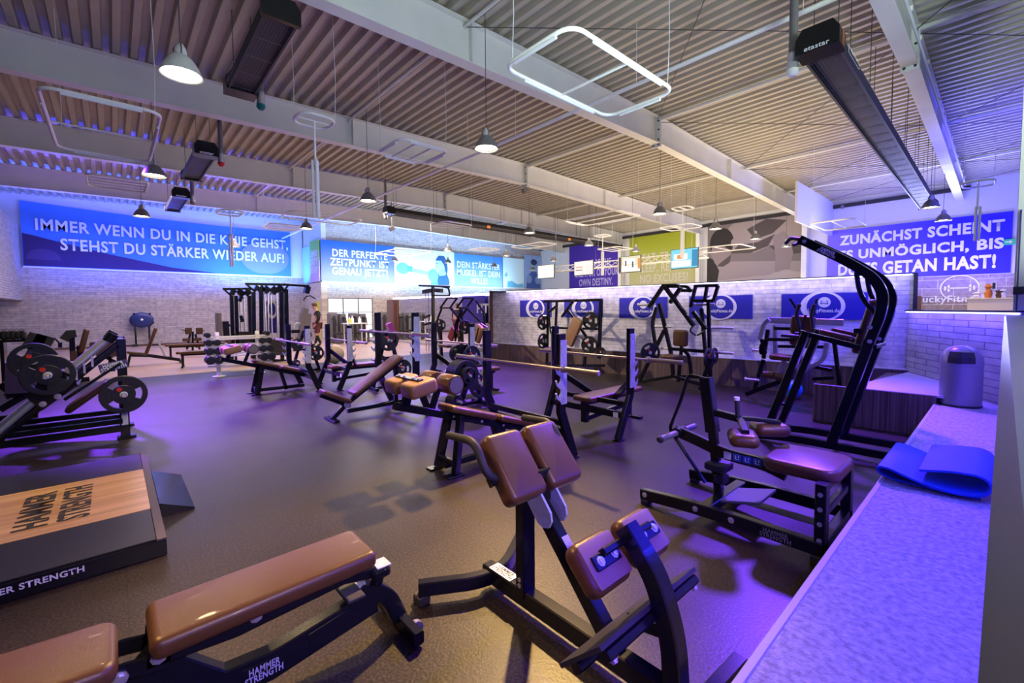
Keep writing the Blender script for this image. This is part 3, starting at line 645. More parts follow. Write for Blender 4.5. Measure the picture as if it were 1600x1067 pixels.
# -- lobby desk and its wall logo behind the partition
t = thing('wall_logo', (-1.7, YF, 1.6), 'pale round dumbbell logo with white lettering on the lobby wall', 'sign')
q0 = PY(1499, 450, YF-.03)
MB().rings([[V((q0.x+a, YF-.03, q0.z+b)) for a, b in ell(0, 0, r, r*.92, 36)] for r in (.50, .54)], caps=False).build('ring', M_whitep, t)
f = MB()
for a, b, c_, d_ in ((-.3, .3, -.02, .02), (-.32, -.26, -.13, .13), (.26, .32, -.13, .13), (-.42, -.36, -.08, .08), (.36, .42, -.08, .08)): f.boxmm((q0.x+a, YF-.04, q0.z+c_), (q0.x+b, YF-.02, q0.z+d_), .001)
f.build('dumbbell_mark', M_whitep, t)
q1 = PY(1484, 468.5, YF-.03); text('LuckyFitness', q1, FX, ZV, 1.9, .34, M_whitep, parent=t, bold=.02)
q0, q1 = PY(1512, 466, 20.5), PY(1576, 481, 20.5)
t = thing('reception_desk', (q0.x, 20.5, 0), 'cream reception desk beyond the low brick wall', 'desk')
MB().boxmm((q0.x, 20.5, 0), (q1.x+.6, 21.0, q0.z-.04)).build('front_panel', M_cream, t); MB().boxmm((q0.x-.05, 20.45, q0.z-.04), (q1.x+.65, 21.1, q0.z)).build('counter_top', M_cream, t)
zc = q0.z
def scr(u0, v0, u1, v1, y, label, m):
    a, b = PY(u0, v0, y), PY(u1, v1, y); t = thing('monitor', ((a.x+b.x)/2, y, zc), label, 'screen')
    MB().boxmm((a.x, y-.03, b.z), (b.x, y+.02, a.z), .004).build('casing', M_white, t); MB().boxmm((a.x+.04, y-.035, b.z+.04), (b.x-.04, y-.03, a.z-.04), .001).build('screen', m, t)
    MB().boxmm(((a.x+b.x)/2-.05, y, zc), ((a.x+b.x)/2+.05, y+.04, b.z+.02)).build('stand', M_white, t)
scr(1530, 440, 1540, 457, 20.7, 'white monitor turned away on the left of the reception desk', M_white)
scr(1548, 440, 1558, 453, 20.7, 'dark-screened display on the right of the reception desk', M_grill)
for i, (u, m_, lb, hh) in enumerate([(1526, M_white, 'white cup-shaped item on the reception desk', .2), (1544, M_brass, 'orange flower bunch between the desk monitors', .45), (1567, M_white, 'white card box at the right end of the reception desk', .28), (1562, M_hair, 'dark round plant pot just right of the dark desk display', .25)]):
    a = PY(u, 464, 20.72); tt = thing('desk_item', (a.x, 20.72, zc), lb, 'desk item')
    MB().lathe([(.07, 0), (.10, hh*.3), (.08, hh*.6)], (a.x, 20.72, zc), ZV, 10).build('base', m_, tt); MB().lathe([(.05, hh*.58), (.11, hh*.8), (.03, hh)], (a.x, 20.72, zc), ZV, 10).build('upper', m_, tt)
# -- television screens on a lattice truss over the partition
M_scr = {k: mat('screen_%s' % k, (.02, .02, .02), .2, emit=c, es=1.1) for k, c in dict(cream=(.95, .93, .80), pink=(1, .86, .80), hall=(.85, .78, .55), cyan=(.25, .75, .95), white=(1, 1, 1), dark=(.10, .05, .05), orange=(.8, .35, .1), blue=(.05, .3, .55)).items()}
tr = thing('truss', PX(935, 420, -13.0), 'white triangulated lattice truss carrying the television screens', 'truss')
ta, tb = V((-13.6, 15.2, 3.32)), V((-7.3, 16.6, 3.45)); ups = [PY(843, 424, 15.1), PY(1105, 398, 15.9)]
ta, tb = ups; f = MB(); nseg = 22
off = [V((0, 0, .14)), V((0, .12, -.1)), V((0, -.12, -.1))]
for o_ in off: f.cyl(ta+o_, tb+o_, .022, 8)
f.build('chord_tubes', M_white, tr); f = MB()
for i in range(nseg):
    p0, p1 = ta+(tb-ta)*(i/nseg), ta+(tb-ta)*((i+1)/nseg)
    for j in range(3): f.cyl(p0+off[j], p1+off[(j+1) % 3], .010, 6)
f.build('lattice_bars', M_white, tr); f = MB()
for k in (.12, .4, .62, .9): f.cyl(ta+(tb-ta)*k, ta+(tb-ta)*k+V((0, 0, 2.6)), .006, 6)
f.build('hanging_wires', M_wire, tr)
def tv(u0, v0, u1, v1, y, label, base, blobs):
    a, b = PY(u0, v0, y), PY(u1, v1, y); w_, h_ = abs(b.x-a.x), abs(a.z-b.z)
    t = thing('television', ((a.x+b.x)/2, y, b.z), label, 'television', 'televisions on the truss')
    c = (a+b)/2; MB().boxmm((a.x, y, b.z), (b.x, y+.05, a.z), .006).build('casing', M_grill, t)
    MB().boxmm((a.x+.02, y-.004, b.z+.025), (b.x-.02, y, a.z-.02), .001).build('screen', M_scr[base], t)
    for i, (x_, z_, ww, hh, k) in enumerate(blobs):
        MB().boxmm((a.x+x_*w_, y-.008-.001*i, b.z+z_*h_), (a.x+(x_+ww)*w_, y-.004, b.z+(z_+hh)*h_), .0005).build('picture_area', M_scr[k], t)
    MB().boxmm((c.x-.1, y+.05, c.z-.1), (c.x+.1, y+.12, c.z+.1)).build('bracket', M_grill, t); tq = (c.x-ta.x)/(tb.x-ta.x); yt = ta.y+(tb.y-ta.y)*tq; MB().bar((c.x, y+.1, c.z), (c.x, max(y+.12, yt), c.z), .05).build('bracket_arm', M_grill, t)
tv(840, 415, 866, 434, 14.9, 'television showing a plain pale screen, leftmost on the truss', 'cream', [(.1, .2, .8, .65, 'white')])
tv(897, 409, 927, 429, 14.95, 'television showing a page of pale text, second from the left on the truss', 'pink', [(.55, .1, .04, .8, 'white'), (.1, .55, .35, .06, 'orange'), (.1, .35, .35, .05, 'dark')])
tv(967, 401.5, 1001, 424.5, 15.2, 'television showing people in a bright room, third along the truss', 'hall', [(.02, .08, .96, .35, 'white'), (0, .05, .12, .9, 'dark'), (.22, .5, .55, .34, 'white'), (.3, .42, .06, .3, 'dark'), (.62, .3, .06, .35, 'dark'), (.88, .2, .12, .6, 'orange')])
tv(1048, 390.5, 1091, 418, 15.5, 'television showing a cyan programme, rightmost on the truss', 'cyan', [(.04, .1, .7, .32, 'white'), (.12, .45, .5, .3, 'white'), (.25, .5, .2, .2, 'orange'), (.78, .1, .2, .8, 'blue')])
# ================================================================ LAMPS, LIGHT FRAMES, HEATERS
def pendant(loc, label, white=False, e=95, lit=True):
    t = thing('pendant_lamp', loc, label, 'pendant lamp', 'bell-shaped pendant lamps'); x, y, z = loc
    MB().lathe([(.205, 0), (.20, .012), (.165, .10), (.12, .17), (.075, .215), (.06, .22), (.05, .21), (.11, .165), (.155, .095), (.19, .008), (.205, 0)], loc, ZV, 24).build('lamp_shade', M_lampw if white else M_lampg, t)
    MB().lathe([(.06, .215), (.062, .26), (.05, .30), (.03, .34), (.012, .35)], loc, ZV, 14).build('lamp_cap', M_lampw, t)
    h_ = MB()
    for a in range(3):
        d = V((math.cos(a*2.1), math.sin(a*2.1), 0)); h_.tube([V(loc)+d*.06+ZV*.22, V(loc)+d*.075+ZV*.28, V(loc)+d*.03+ZV*.34], .006, 6)
    h_.build('cap_bracket', M_grill, t)
    MB().lathe([(.001, .03), (.10, .028), (.16, .04), (.10, .06), (.001, .065)], loc, ZV, 18).build('lamp_glass', M_bulb, t)
    top = roofz(y)-.69 if min(abs(x-b) for b in XB) < .11 else roofz(y)+.06
    MB().cyl((x, y, z+.34), (x, y, top), .006, 6).build('cable', M_wire, t)
    if e: light('SPOT', 'pendant_light', (x, y, z-.02), WARM, e*4, (x, y, 0), angle=125, blend=.8, radius=.12)
    return t
LP = [(-6.28, .68, 'white pendant lamp nearest the camera, glowing above the bench racks', True), (-11.25, .71, 'pendant lamp below the second rafter, left of the red-capped heater', False),
      (-16.2, .71, 'pendant lamp hanging in front of the long left banner', False), (-15.3, 4.8, 'pendant lamp hanging by the right end of the long left banner', False),
      (-10.5, 4.75, 'pendant lamp beside the near end of the long wall-side heater', False), (-5.85, 4.72, 'grey pendant lamp hanging centrally under the brown ceiling bay', False),
      (-22.3, 11.5, 'small pendant lamp in front of the banner of the boxing woman, left of her glove', False), (-17.1, 11.5, 'pendant lamp just right of the boxing woman', False),
      (-16.8, 14.75, 'pendant lamp in front of the MUSKEL banner at its right edge', False), (-11.27, 11.0, 'pendant lamp hanging from the third rafter above the leftmost television', False),
      (-11.87, 15.1, 'pendant lamp in front of the violet far banner', False), (-11.7, 18.4, 'pendant lamp in front of the left edge of the olive banner', False),
      (-6.64, 11.65, 'dark pendant lamp hanging below the ridge joint of the second rafter', False), (-6.65, 15.3, 'pendant lamp in front of the left edge of the push-up photo', False),
      (-6.62, 18.8, 'pendant lamp in front of the middle of the push-up photo', False), (-6.58, 22.3, 'pendant lamp in front of the right edge of the push-up photo', False),
      (-1.44, 16.6, 'pendant lamp hanging at the far end of the long right heater', False), (-1.38, 19.4, 'pendant lamp in front of the SCHEINT lettering', False)]
for x, y, lb, wh in LP: pendant((x, y, 4.2), lb, wh, e=(95 if y < 6 else 50))
for u, v, xx, lb in ((366, 386, -21.3, 'tiny unlit dark pendant in front of the word KNIE'), (700, 411, -21.3, 'small pendant beside the boxing woman, lower of two'), (772, 417, -21.3, 'small dark pendant over the word STÄRKSTER'), (865, 408, -16.5, 'pendant in front of the man in the far left corner'), (832, 422, -21.3, 'small dark pendant just left of the leftmost television')):
    p = PX(u, v, xx); pendant(p, lb, e=0)
# -- hanging rounded light frames with tubes
def rrect(c, dx, dy, r=.18, n=5):
    o = []
    for sx, sy, a0 in ((1, 1, 0), (-1, 1, 90), (-1, -1, 180), (1, -1, 270)):
        for i in range(n+1):
            a = math.radians(a0+90*i/n); o.append(V(c)+V((sx*(dx/2-r)+r*math.cos(a), sy*(dy/2-r)+r*math.sin(a), 0)))
    o.append(o[0]); return o
def frame(c, dx, dy, label, bars='x', lamps=True, mast=0, wires=True, nb=1):
    c = V(c); t = thing('light_frame', c, label, 'light frame', 'white tube light frames under the roof')
    f = MB().tube(rrect(c, dx, dy), .022, 8)
    for i in range(nb):
        k = (i+1)/(nb+1)-.5
        if bars == 'x': f.cyl(c+V((-dx/2, dy*k, 0)), c+V((dx/2, dy*k, 0)), .016, 8)
        elif bars == 'y': f.cyl(c+V((dx*k, -dy/2, 0)), c+V((dx*k, dy/2, 0)), .016, 8)
    f.build('tube_frame', M_white, t)
    if lamps:
        for sx in (-1, 1):
            MB().cyl(c+V((sx*(dx/2-.0), -dy*.33, -.035)), c+V((sx*(dx/2), dy*.33, -.035)), .018, 8).build('light_tube', M_whitep, t)
            MB().cyl(c+V((-dx*.3, sx*dy/2, -.035)), c+V((dx*.3, sx*dy/2, -.035)), .018, 8).build('light_tube', M_whitep, t)
    if mast:
        MB().cyl(c, c-V((0, 0, mast*.45)), .018, 8).build('mast', M_white, t)
        for a in range(3):
            d = V((math.cos(a*2.09), math.sin(a*2.09), 0))*.045
            MB().cyl(c+d-V((0, 0, mast*.4)), c+d-V((0, 0, mast)), .022, 8).build('light_tube', M_whitep, t)
    if wires:
        for sx, sy in ((-1, -1), (1, 1)):
            p = c+V((sx*dx*.45, sy*dy*.45, 0)); MB().tube([p, p+V((.01, .02, .6)), V((p.x, p.y, roofz(p.y)+.06))], .005, 5).build('hanging_cord', M_cord, t)
    return t
def fr_at(pts, z, label, **k):
    q = [P(u, v, z) for u, v in pts]; x0, x1 = min(a.x for a in q), max(a.x for a in q); y0, y1 = min(a.y for a in q), max(a.y for a in q)
    return frame(((x0+x1)/2, (y0+y1)/2, z), x1-x0, y1-y0, label, **k)
fr_at([(793, 100), (900, 43), (1052, 140), (950, 183)], 4.25, 'large white tube light frame hanging in front of the second rafter, nearest the camera', bars='x')
fr_at([(66, 160), (200, 165), (235, 187), (235, 245), (90, 230)], 4.2, 'large white tube light frame at the upper left below the first rafter', bars='y')
fr_at([(597, 240), (625, 216), (695, 234), (660, 256)], 4.6, 'white light frame with three inner tubes below the first rafter', bars='x', nb=2)
fr_at([(455, 190), (475, 175), (527, 188), (508, 202)], 4.6, 'small white light frame with a vertical tube mast, left of centre', bars='y', lamps=False, mast=1.55)
fr_at([(135, 278), (225, 283), (228, 298), (140, 290)], 4.4, 'thin tube frame above the left banner below the second rafter', bars='y', lamps=False, nb=3)
fr_at([(440, 337), (457, 330), (560, 343), (545, 352)], 4.7, 'thin rounded frame above the gap right of the long left banner', bars='n', lamps=False)
fr_at([(416, 352), (440, 350), (470, 356), (452, 360)], 4.5, 'thin barred frame at the right end of the long left banner', bars='y', lamps=False, nb=3)
fr_at([(678, 350), (700, 346), (738, 352), (715, 358)], 4.1, 'thin barred frame above the boxing woman', bars='y', lamps=False, nb=2)
fr_at([(595, 394), (640, 390), (665, 396), (620, 400)], 4.0, 'thin frame in front of the boxing glove', bars='y', lamps=False, nb=1)
fr_at([(740, 389), (768, 388), (781, 390), (755, 393)], 4.3, 'thin frame over the MUSKEL banner', bars='y', lamps=False, nb=2)
fr_at([(797, 386), (845, 378), (870, 382), (825, 388)], 4.6, 'thin frame above the far end of the left banner row', bars='y', lamps=False, nb=1)
fr_at([(885, 346), (960, 329), (1000, 336), (920, 352)], 4.7, 'white rectangular frame with one crossbar right of the third rafter', bars='x')
fr_at([(928, 369), (942, 366), (955, 368), (941, 371)], 4.5, 'small white frame with a tube mast left of the olive banner', bars='y', lamps=False, mast=1.6)
fr_at([(940, 390), (965, 385), (983, 388), (958, 393)], 4.25, 'thin white frame above the televisions', bars='y', lamps=False, nb=2)
fr_at([(1048, 326), (1068, 321.5), (1086, 325), (1066, 329)], 4.7, 'small white frame with a tube mast in front of the olive banner', bars='y', lamps=False, mast=1.55)
fr_at([(1033, 357), (1075, 349), (1092, 352), (1050, 361)], 4.6, 'thin white frame above the olive banner', bars='y', lamps=False, nb=1)
fr_at([(1090, 391), (1155, 381), (1168, 384), (1105, 395)], 4.0, 'long thin white frame in front of the push-up photo', bars='y', lamps=False, nb=1)
fr_at([(1268, 350), (1330, 341), (1352, 351), (1290, 360)], 4.1, 'white frame left of the SCHEINT banner', bars='y', lamps=False)
fr_at([(1503, 289), (1530, 282), (1555, 285), (1530, 292)], 4.35, 'white frame with a tube mast at the right edge under the roof', bars='y', lamps=False, mast=1.3)
fr_at([(340, 331), (360, 328), (380, 333), (360, 337)], 4.5, 'small frame with a mast in front of the word KNIE', bars='y', lamps=False, mast=1.6)
# -- dark radiant heaters
def heater(a, b, w_, h_, label, cap, logo=True):
    a, b = V(a), V(b); ax = (b-a).normalized(); sd = ax.cross(ZV); L_ = (b-a).length
    t = thing('radiant_heater', a, label, 'ceiling heater', 'dark radiant heaters under the roof')
    sec = [(-w_/2, 0), (-w_/2-.03, h_*.35), (-w_*.36, h_), (w_*.36, h_), (w_/2+.03, h_*.35), (w_/2, 0), (w_/2-.03, 0), (w_/2-.03, .05), (-w_/2+.03, .05), (-w_/2+.03, 0)]
    MB().rings([[p+sd*x+ZV*z for x, z in sec] for p in (a+ax*.3, b)]).build('housing', M_grill, t)
    MB().rings([[p+sd*x+ZV*z for x, z in [(-w_/2-.03, -.01), (-w_/2-.03, h_*.7), (-w_*.4, h_+.03), (w_*.4, h_+.03), (w_/2+.03, h_*.7), (w_/2+.03, -.01)]] for p in (a, a+ax*.32)]).build('burner_box', M_black, t)
    MB().rings([[p+sd*x+ZV*z for x, z in [(-w_/2-.03, -.01), (-w_/2-.03, h_*.7), (-w_*.4, h_+.02), (w_*.4, h_+.02), (w_/2+.03, h_*.7), (w_/2+.03, -.01)]] for p in (b-ax*.05, b+ax*.02)]).build('end_cap', M_black, t)
    g = MB(); n = 9
    for i in range(n): s_ = -w_/2+.05+(w_-.1)*i/(n-1); g.cyl(a+ax*.32+sd*s_+ZV*.012, b+sd*s_+ZV*.012, .002, 4)
    k = int(L_/.5)
    for i in range(k): p = a+ax*(.4+(L_-.45)*i/max(1, k-1)); g.cyl(p-sd*(w_/2-.03)+ZV*.01, p+sd*(w_/2-.03)+ZV*.01, .004, 4)
    g.build('wire_guard', mat('guard_steel', (.22, .22, .25), .4, .6) if 'guard_steel' not in MATS else MATS['guard_steel'], t)
    e = MB()
    for s_ in (-.09, .09): MB().cyl(a+ax*.3+sd*s_+ZV*.10, b-ax*.1+sd*s_+ZV*.10, .04, 10).build('radiant_tube', M_grey, t)
    p = a+ax*.16-sd*(w_/2+.10)*cap[1]
    MB().tube([p+ZV*.12, p-ZV*.08], .065, 12).build('vent_pipe', M_chrome, t); MB().lathe([(.07, 0), (.072, .05), (.04, .09), (.001, .09)], p-ZV*.08, -ZV, 12).build('vent_cap', cap[0], t)
    MB().tube([p+ZV*.12, p+ZV*.35, V((p.x, p.y, roofz(p.y)+.02))], .05, 10).build('flue', M_grey, t)
    for i in range(max(2, int(L_/1.6))):
        p = a+ax*(.4+(L_-.6)*i/max(1, max(2, int(L_/1.6))-1))
        for s_ in (-1, 1): MB().cyl(p+sd*(s_*w_*.33)+ZV*h_, V((p.x, p.y, roofz(p.y)+.06))+sd*(s_*w_*.33), .006, 5).build('suspension_chain', M_wire, t)
    if logo:
        text('etastar', a-ax*.01+ZV*(h_*.10), sd, ZV, w_*.66, .05, M_whitep, parent=t, bold=.02)
        c = MB(); s0 = sd*(w_/2+.032); o = a+ax*.55+s0+ZV*(h_*.22)
        MB().rings([[o+ax*x+ZV*z+sd*.004 for x, z in [(-.1*q, -.03*q), (.45+.05*q, -.03*q), (.5+.05*q, .01), (.45, .05*q), (-.1*q, .05*q)]] for q in (.85, 1.1)], caps=False).build('side_logo', M_whitep, t)
        f = MB()
        for i in range(2): f.rings([[a+ax*(.12+.06*i+dx)+s0*1.02+ZV*z for dx, z in ((0, .0), (.035, 0), (.035, h_*.7), (0, h_*.7))] for dx in (0,)]*2, caps=True)
        f.build('warning_stripe', M_brass, t)
    else:
        for k in (.32, .68):
            p = a+(b-a)*k-sd*0
            for s_ in (-1, 1): MB().boxmm(p+sd*(s_*(w_/2+.035))+V((-.02, -.08, -.005)), p+sd*(s_*(w_/2+.035))+V((.02, .10, h_*.5)), .002).build('orange_marker', M_brass, t)
    return t
M_teal = mat('teal_cap', (.0, .14, .15), .4)
heater((-1.65, 6.55, 4.72), (-1.72, 19.3, 4.62), .40, .26, 'long dark radiant heater at the upper right running along the right rafter', (M_white, 1))
heater((-8.9, 1.75, 5.2), (-6.2, 1.72, 5.2), .40, .26, 'dark radiant heater at the upper left with a teal cap', (M_teal, 1))
heater((-12.2, 1.72, 5.1), (-14.9, 1.72, 5.1), .40, .26, 'dark radiant heater with a red cap below the first rafter', (M_red, -1))
heater((-17.2, 1.72, 5.1), (-19.9, 1.72, 5.1), .40, .26, 'smallest dark radiant heater, blue-lit above the long left banner', (M_grey, -1))
heater((-15.6, 7.7, 5.15), (-15.4, 22.5, 5.05), .36, .24, 'long dark radiant heater with orange markers below the third rafter', (M_grey, 1), logo=False)
# small dark flood lamps clamped under the rafters
for u, v, x, lb in ((820, 297, -11.27, 'small flood lamp clamped under the middle rafter joint'), (612, 357, -16.27, 'small flood lamp clamped under the third rafter'), (1317, 322, -3.0, 'small pale sensor on the far right wall above the banner')):
    p = PX(u, v, x) if u < 1300 else PY(u, v, 24.05); t = thing('flood_lamp', p, lb, 'flood lamp'); MB().box(p, (.12, .2, .16), Matrix.Rotation(.5, 3, 'X')).build('housing', M_grey, t); MB().bar(p, V((p.x, p.y, roofz(p.y)-.68)) if u < 1300 else p+V((0, .1, 0)), .02, .04).build('bracket', M_grey, t)
p = PX(758, 283, -14); t = thing('roof_vent', p, 'dark oval vent disc under the brown ceiling', 'vent'); MB().lathe([(.22, 0), (.2, .04), (.001, .05)], p, ZV, 18).build('dish', M_grill, t); MB().cyl(p, V((p.x, p.y, roofz(p.y)+.05)), .02).build('stem', M_grill, t)
# ================================================================ FOREGROUND MACHINES
def bolts(pts, d, parent, r=.012, h=.012):
    for p in pts: MB().bolt(p, d, r, h).build('bolt', M_bolt, parent)
def badge(parent, org, X, Y, w, h, m=M_silver, ink=M_blackp, body='HAMMER\nSTRENGTH', frame_=True):
    X, Y = V(X).normalized(), V(Y).normalized(); N = X.cross(Y)
    p = MB().rings([[V(org)+X*a+Y*b+N*d for a, b in ((-w/2, -h/2), (w/2, -h/2), (w/2, h/2), (-w/2, h/2))] for d in (.0005, .003)]).build('maker_plate', m, parent)
    text(body, V(org), X, Y, w*.9, h*.86, ink, parent=p, bold=.03, depth=.0038, line=.8); return p
# ---------------- back-extension bench (axis along x at y = 1.51)
G = thing('back_extension_bench', (-1.4, 1.51, 0), 'black back extension bench with two brown hip pads, nearest machine at the centre', 'gym machine')
yc = 1.51
f = MB()
f.path([(-1.90, yc, .09), (-.72, yc, .09)], .07, .09)
f.path(arc([(-2.02, 1.14, .085), (-1.87, yc-.12, .085), (-1.84, yc, .085)], .12), .055, .075); f.path(arc([(-2.03, 1.88, .085), (-1.87, yc+.12, .085), (-1.84, yc, .085)], .12), .055, .075)
f.path([(-.72, 1.16, .085), (-.68, 1.86, .085)], .06, .08)
f.build('base_frame', M_black, G)
for p in ((-2.02, 1.16), (-2.03, 1.86), (-.72, 1.19), (-.68, 1.83)): MB().boxmm((p[0]-.035, p[1]-.035, 0), (p[0]+.035, p[1]+.035, .048), .006).build('rubber_foot', M_grip, G)
MB().bar((-1.59, yc, .10), (-1.59, yc, .70), .062, .085).build('upright_post', M_black, G)
MB().path([(-1.53, yc, .66), (-1.04, yc, .12)], .06, .08).build('diagonal_post', M_black, G)
MB().path(arc([(-1.0, yc, .67), (-.865, yc, .53), (-.79, yc, .32), (-.775, yc, .10)], .12, 8), .075, .075, up=V((0, 1, 0))).build('curved_post', M_black, G)
dS = V((.20, 0, -.235)).normalized(); nS = V((.235, 0, .20)).normalized()
for sy in (-1, 1):
    b = MB(); ctr = V((-1.47, yc+sy*.052, .655)); pts = [(-.12, -.055), (.10, -.055), (.135, -.035), (.15, 0), (.135, .035), (.10, .055), (-.12, .055)]
    b.rings([[ctr+dS*a+nS*c_+V((0, d, 0)) for a, c_ in pts] for d in (-.006, .006)]); br = b.build('pivot_plate', M_silver, G)
    MB().bolt(ctr-dS*.03+V((0, sy*.006, 0)), (0, sy, 0), .014, .02).build('pivot_bolt', M_bolt, br)
    pc = V((-1.505, yc+sy*.128, .835))-nS*.05
    pd = MB().pad(pc, dS, (0, 1, 0), nS, .335, .232, .10, .035, .03).build('hip_pad', M_lea, G)
    MB().pad(pc-nS*.052, dS, (0, 1, 0), nS, .30, .19, .016, .03, .004, 2).build('backing_board', M_blackp, pd)
    y0 = yc+(-.30 if sy < 0 else .21)
    MB().tube(arc([(-1.82, y0, .93), (-1.60, y0, .945), (-1.52, y0, .80), (-1.55, yc+sy*.06, .72)], .07), .019, 12).build('handle', M_grip, G)
    # calf pads with their flat backs towards the sill
    dC = V((.11, 0, -.11)).normalized(); nC = V((.7, 0, .7)).normalized(); cc = V((-.995, yc+sy*.145, .592))
    cp = MB().pad(cc-nC*.045, dC, (0, 1, 0), nC, .20, .235, .085, .04, .035).build('calf_pad', M_lea, G)
    MB().pad(cc-nC*.002, dC, (0, 1, 0), nC, .165, .20, .012, .01, .003, 2).build('backing_board', M_back, cp)
    MB().box(cc+nC*.010, (.15, .055, .012), Matrix((V((0, 1, 0)), dC, nC)).transposed(), .003).build('pad_bracket', M_black, cp)
    bolts([cc+nC*.014+V((0, a, 0)) for a in (-.04, .045)], nC, cp, .013, .012)
MB().bar((-1.0, yc-.16, .615), (-1.0, yc+.16, .615), .03, .05, up=V((.7, 0, .7))).build('calf_crossbar', M_black, G)
MB().bar((-1.54, yc-.27, .765), (-1.54, yc+.27, .765), .05, .03, up=nS).build('hip_crossbar', M_black, G)
MB().box((-1.49, yc, .70), (.075, .09, .16), None).build('pivot_block', M_black, G)
dP = V((.18, 0, .17)).normalized(); nP = V((-.17, 0, .18)).normalized()
fp = MB().rings([[V((-.96, 0, .325))+dP*a+nP*c_+V((0, y_, 0)) for a, c_ in ((-.125, -.008), (.125, -.008), (.125, .008), (-.125, .008))] for y_ in (1.17, 1.85)]).build('foot_plate', M_grip, G)
f = MB()
for a in (-.07, .10): f.bar(V((-.96, 1.19, .325))+dP*a-nP*.03, V((-.96, 1.83, .325))+dP*a-nP*.03, .045, .035, up=nP)
f.bar((-.80, yc, .34), (-.97, yc, .30), .05, .06).build('foot_plate_rails', M_black, fp)
bolts([V((-.96, y_, .325))+dP*.10-nP*.05 for y_ in (1.22, 1.5, 1.8)], -nP, fp)
badge(G, (-1.76, yc, .1362), (1, 0, 0), (0, 1, 0), .17, .065, M_silver)
MB().rings([[V((-1.36+.09*t+a*0, yc+w_, .475-.0995*t))+nS*.045 for w_ in (-.022, .022)][::1]+[V((-1.36+.09*(t+1.1), yc+w_, .475-.0995*(t+1.1)))+nS*.045 for w_ in (.022, -.022)] for t, a in ((0, 0),)]*2).build('warning_label', M_whitep, G)
bolts([(-1.59, yc-.034, .16), (-1.59, yc-.034, .19)], (0, -1, 0), G)

# ---------------- adjustable bench, bottom left (axis along y)
B = thing('adjustable_bench', (-1.93, .35, 0), 'brown adjustable weight bench in the bottom left foreground', 'bench')
xc = -1.945
th = math.radians(2)
MB().pad((xc, .435, .452), (0, 1, .02), (1, 0, 0), (0, -.02, 1), .78, .29, .075, .035, .028).build('back_pad', M_lea, B)
MB().pad((xc, -.26, .44), (0, 1, -.06), (1, 0, 0), (0, .06, 1), .46, .30, .075, .05, .028).build('seat_pad', M_lea, B)
for s_ in (-1, 1): MB().path([(xc+s_*.07, .04, .395), (xc+s_*.07, .30, .375), (xc+s_*.07, .74, .405)], .012, .075).build('back_pad_frame', M_black, B)
for s_ in (-1, 1): MB().path([(xc+s_*.07, -.46, .39), (xc+s_*.07, -.02, .385), (xc+s_*.07, .10, .36)], .012, .06).build('seat_frame', M_black, B)
MB().path(arc([(xc, -.55, .10), (xc, -.30, .13), (xc, .10, .34), (xc, .16, .37)], .08), .06, .08).build('front_leg', M_black, B)
MB().path([(xc, .02, .36), (xc, .24, .14), (xc, .42, .13), (xc, .86, .20)], .065, .12).build('base_beam', M_black, B)
MB().path(arc([(xc, .86, .245), (xc, .93, .18), (xc, .97, .08), (xc, .98, .05)], .05), .075, .07, up=V((1, 0, 0))).build('rear_leg', M_black, B)
MB().bar((xc-.20, .985, .045), (xc+.20, .985, .045), .05, .06).build('rear_foot', M_black, B)
f = MB().path([(xc, .60, .385), (xc, .80, .34), (xc, .90, .32)], .05, .05); f.path([(xc+.0, .90, .34), (xc, .86, .20)], .045, .045)
f.boxmm((xc-.05, .84, .30), (xc+.05, .93, .345), .01); f.build('adjustment_strut', M_black, B)
MB().boxmm((xc-.04, .865, .345), (xc+.04, .935, .352), .002).build('hinge_plate', M_silver, B)
MB().rings([[V((xc+d, a, b)) for a, b in ((.56, .10), (.86, .16), (.88, .26), (.80, .30), (.72, .22), (.56, .19))] for d in (-.036, .036)]).build('beam_gusset', M_black, B)
MB().boxmm((xc-.06, .70, .285), (xc+.10, .78, .30), .003).build('adjustment_pedal', M_grip, B)
MB().bar((xc, .79, .30), (xc, .80, .24), .05, .05).build('pivot_block', M_silver, B)
for s_ in (-1, 1):
    MB().lathe([(.02, -.014), (.036, -.012), (.036, .012), (.02, .014)], (xc+s_*.12, 1.01, .04), (1, 0, 0), 16).build('transport_wheel', M_grey, B)
bolts([(xc+.077, .36, .392), (xc+.077, .07, .39), (xc+.077, -.03, .372), (xc+.077, -.34, .385), (xc+.03, .90, .325)], (1, 0, 0), B, .016, .016)
badge(B, (xc+.0335, .39, .1335), (0, 1, 0), (0, 0, 1), .15, .07, M_black, mat('lilac_print', (.35, .34, .60), .5))
MB().boxmm((xc-.26, -.60, 0), (xc+.26, -.54, .06), .01).build('front_foot', M_black, B)
# ---------------- lifting platform
Pl = thing('lifting_platform', (-4.7, -1.2, 0), 'low black lifting platform with an oak centre board', 'platform')
x0, x1, y0, y1, zt = -5.86, -3.53, -2.4, .20, .113
MB().boxmm((x0, y0, 0), (x1, y1, zt-.012), .004).build('steel_deck', M_black, Pl)
MB().boxmm((x0+.02, y0+.05, zt-.012), (-5.235, y1-.05, zt), .003).build('rubber_tile', M_rub, Pl); MB().boxmm((-4.13, y0+.05, zt-.012), (x1-.02, y1-.05, zt), .003).build('rubber_tile', M_rub, Pl)
MB().boxmm((-5.23, y0+.05, zt-.012), (-4.135, y1-.05, zt+.001), .001).build('oak_board', M_oak, Pl)
MB().boxmm((x0, y1-.05, zt-.012), (x1, y1, zt+.002), .002).build('edge_strip', mat('brown_strip', (.10, .075, .065), .5), Pl)
text('HAMMER', (-4.68, -.47, zt+.002), (-1, 0, 0), (0, -1, 0), .78, .17, M_blackp, parent=Pl, bold=.035, depth=.001)
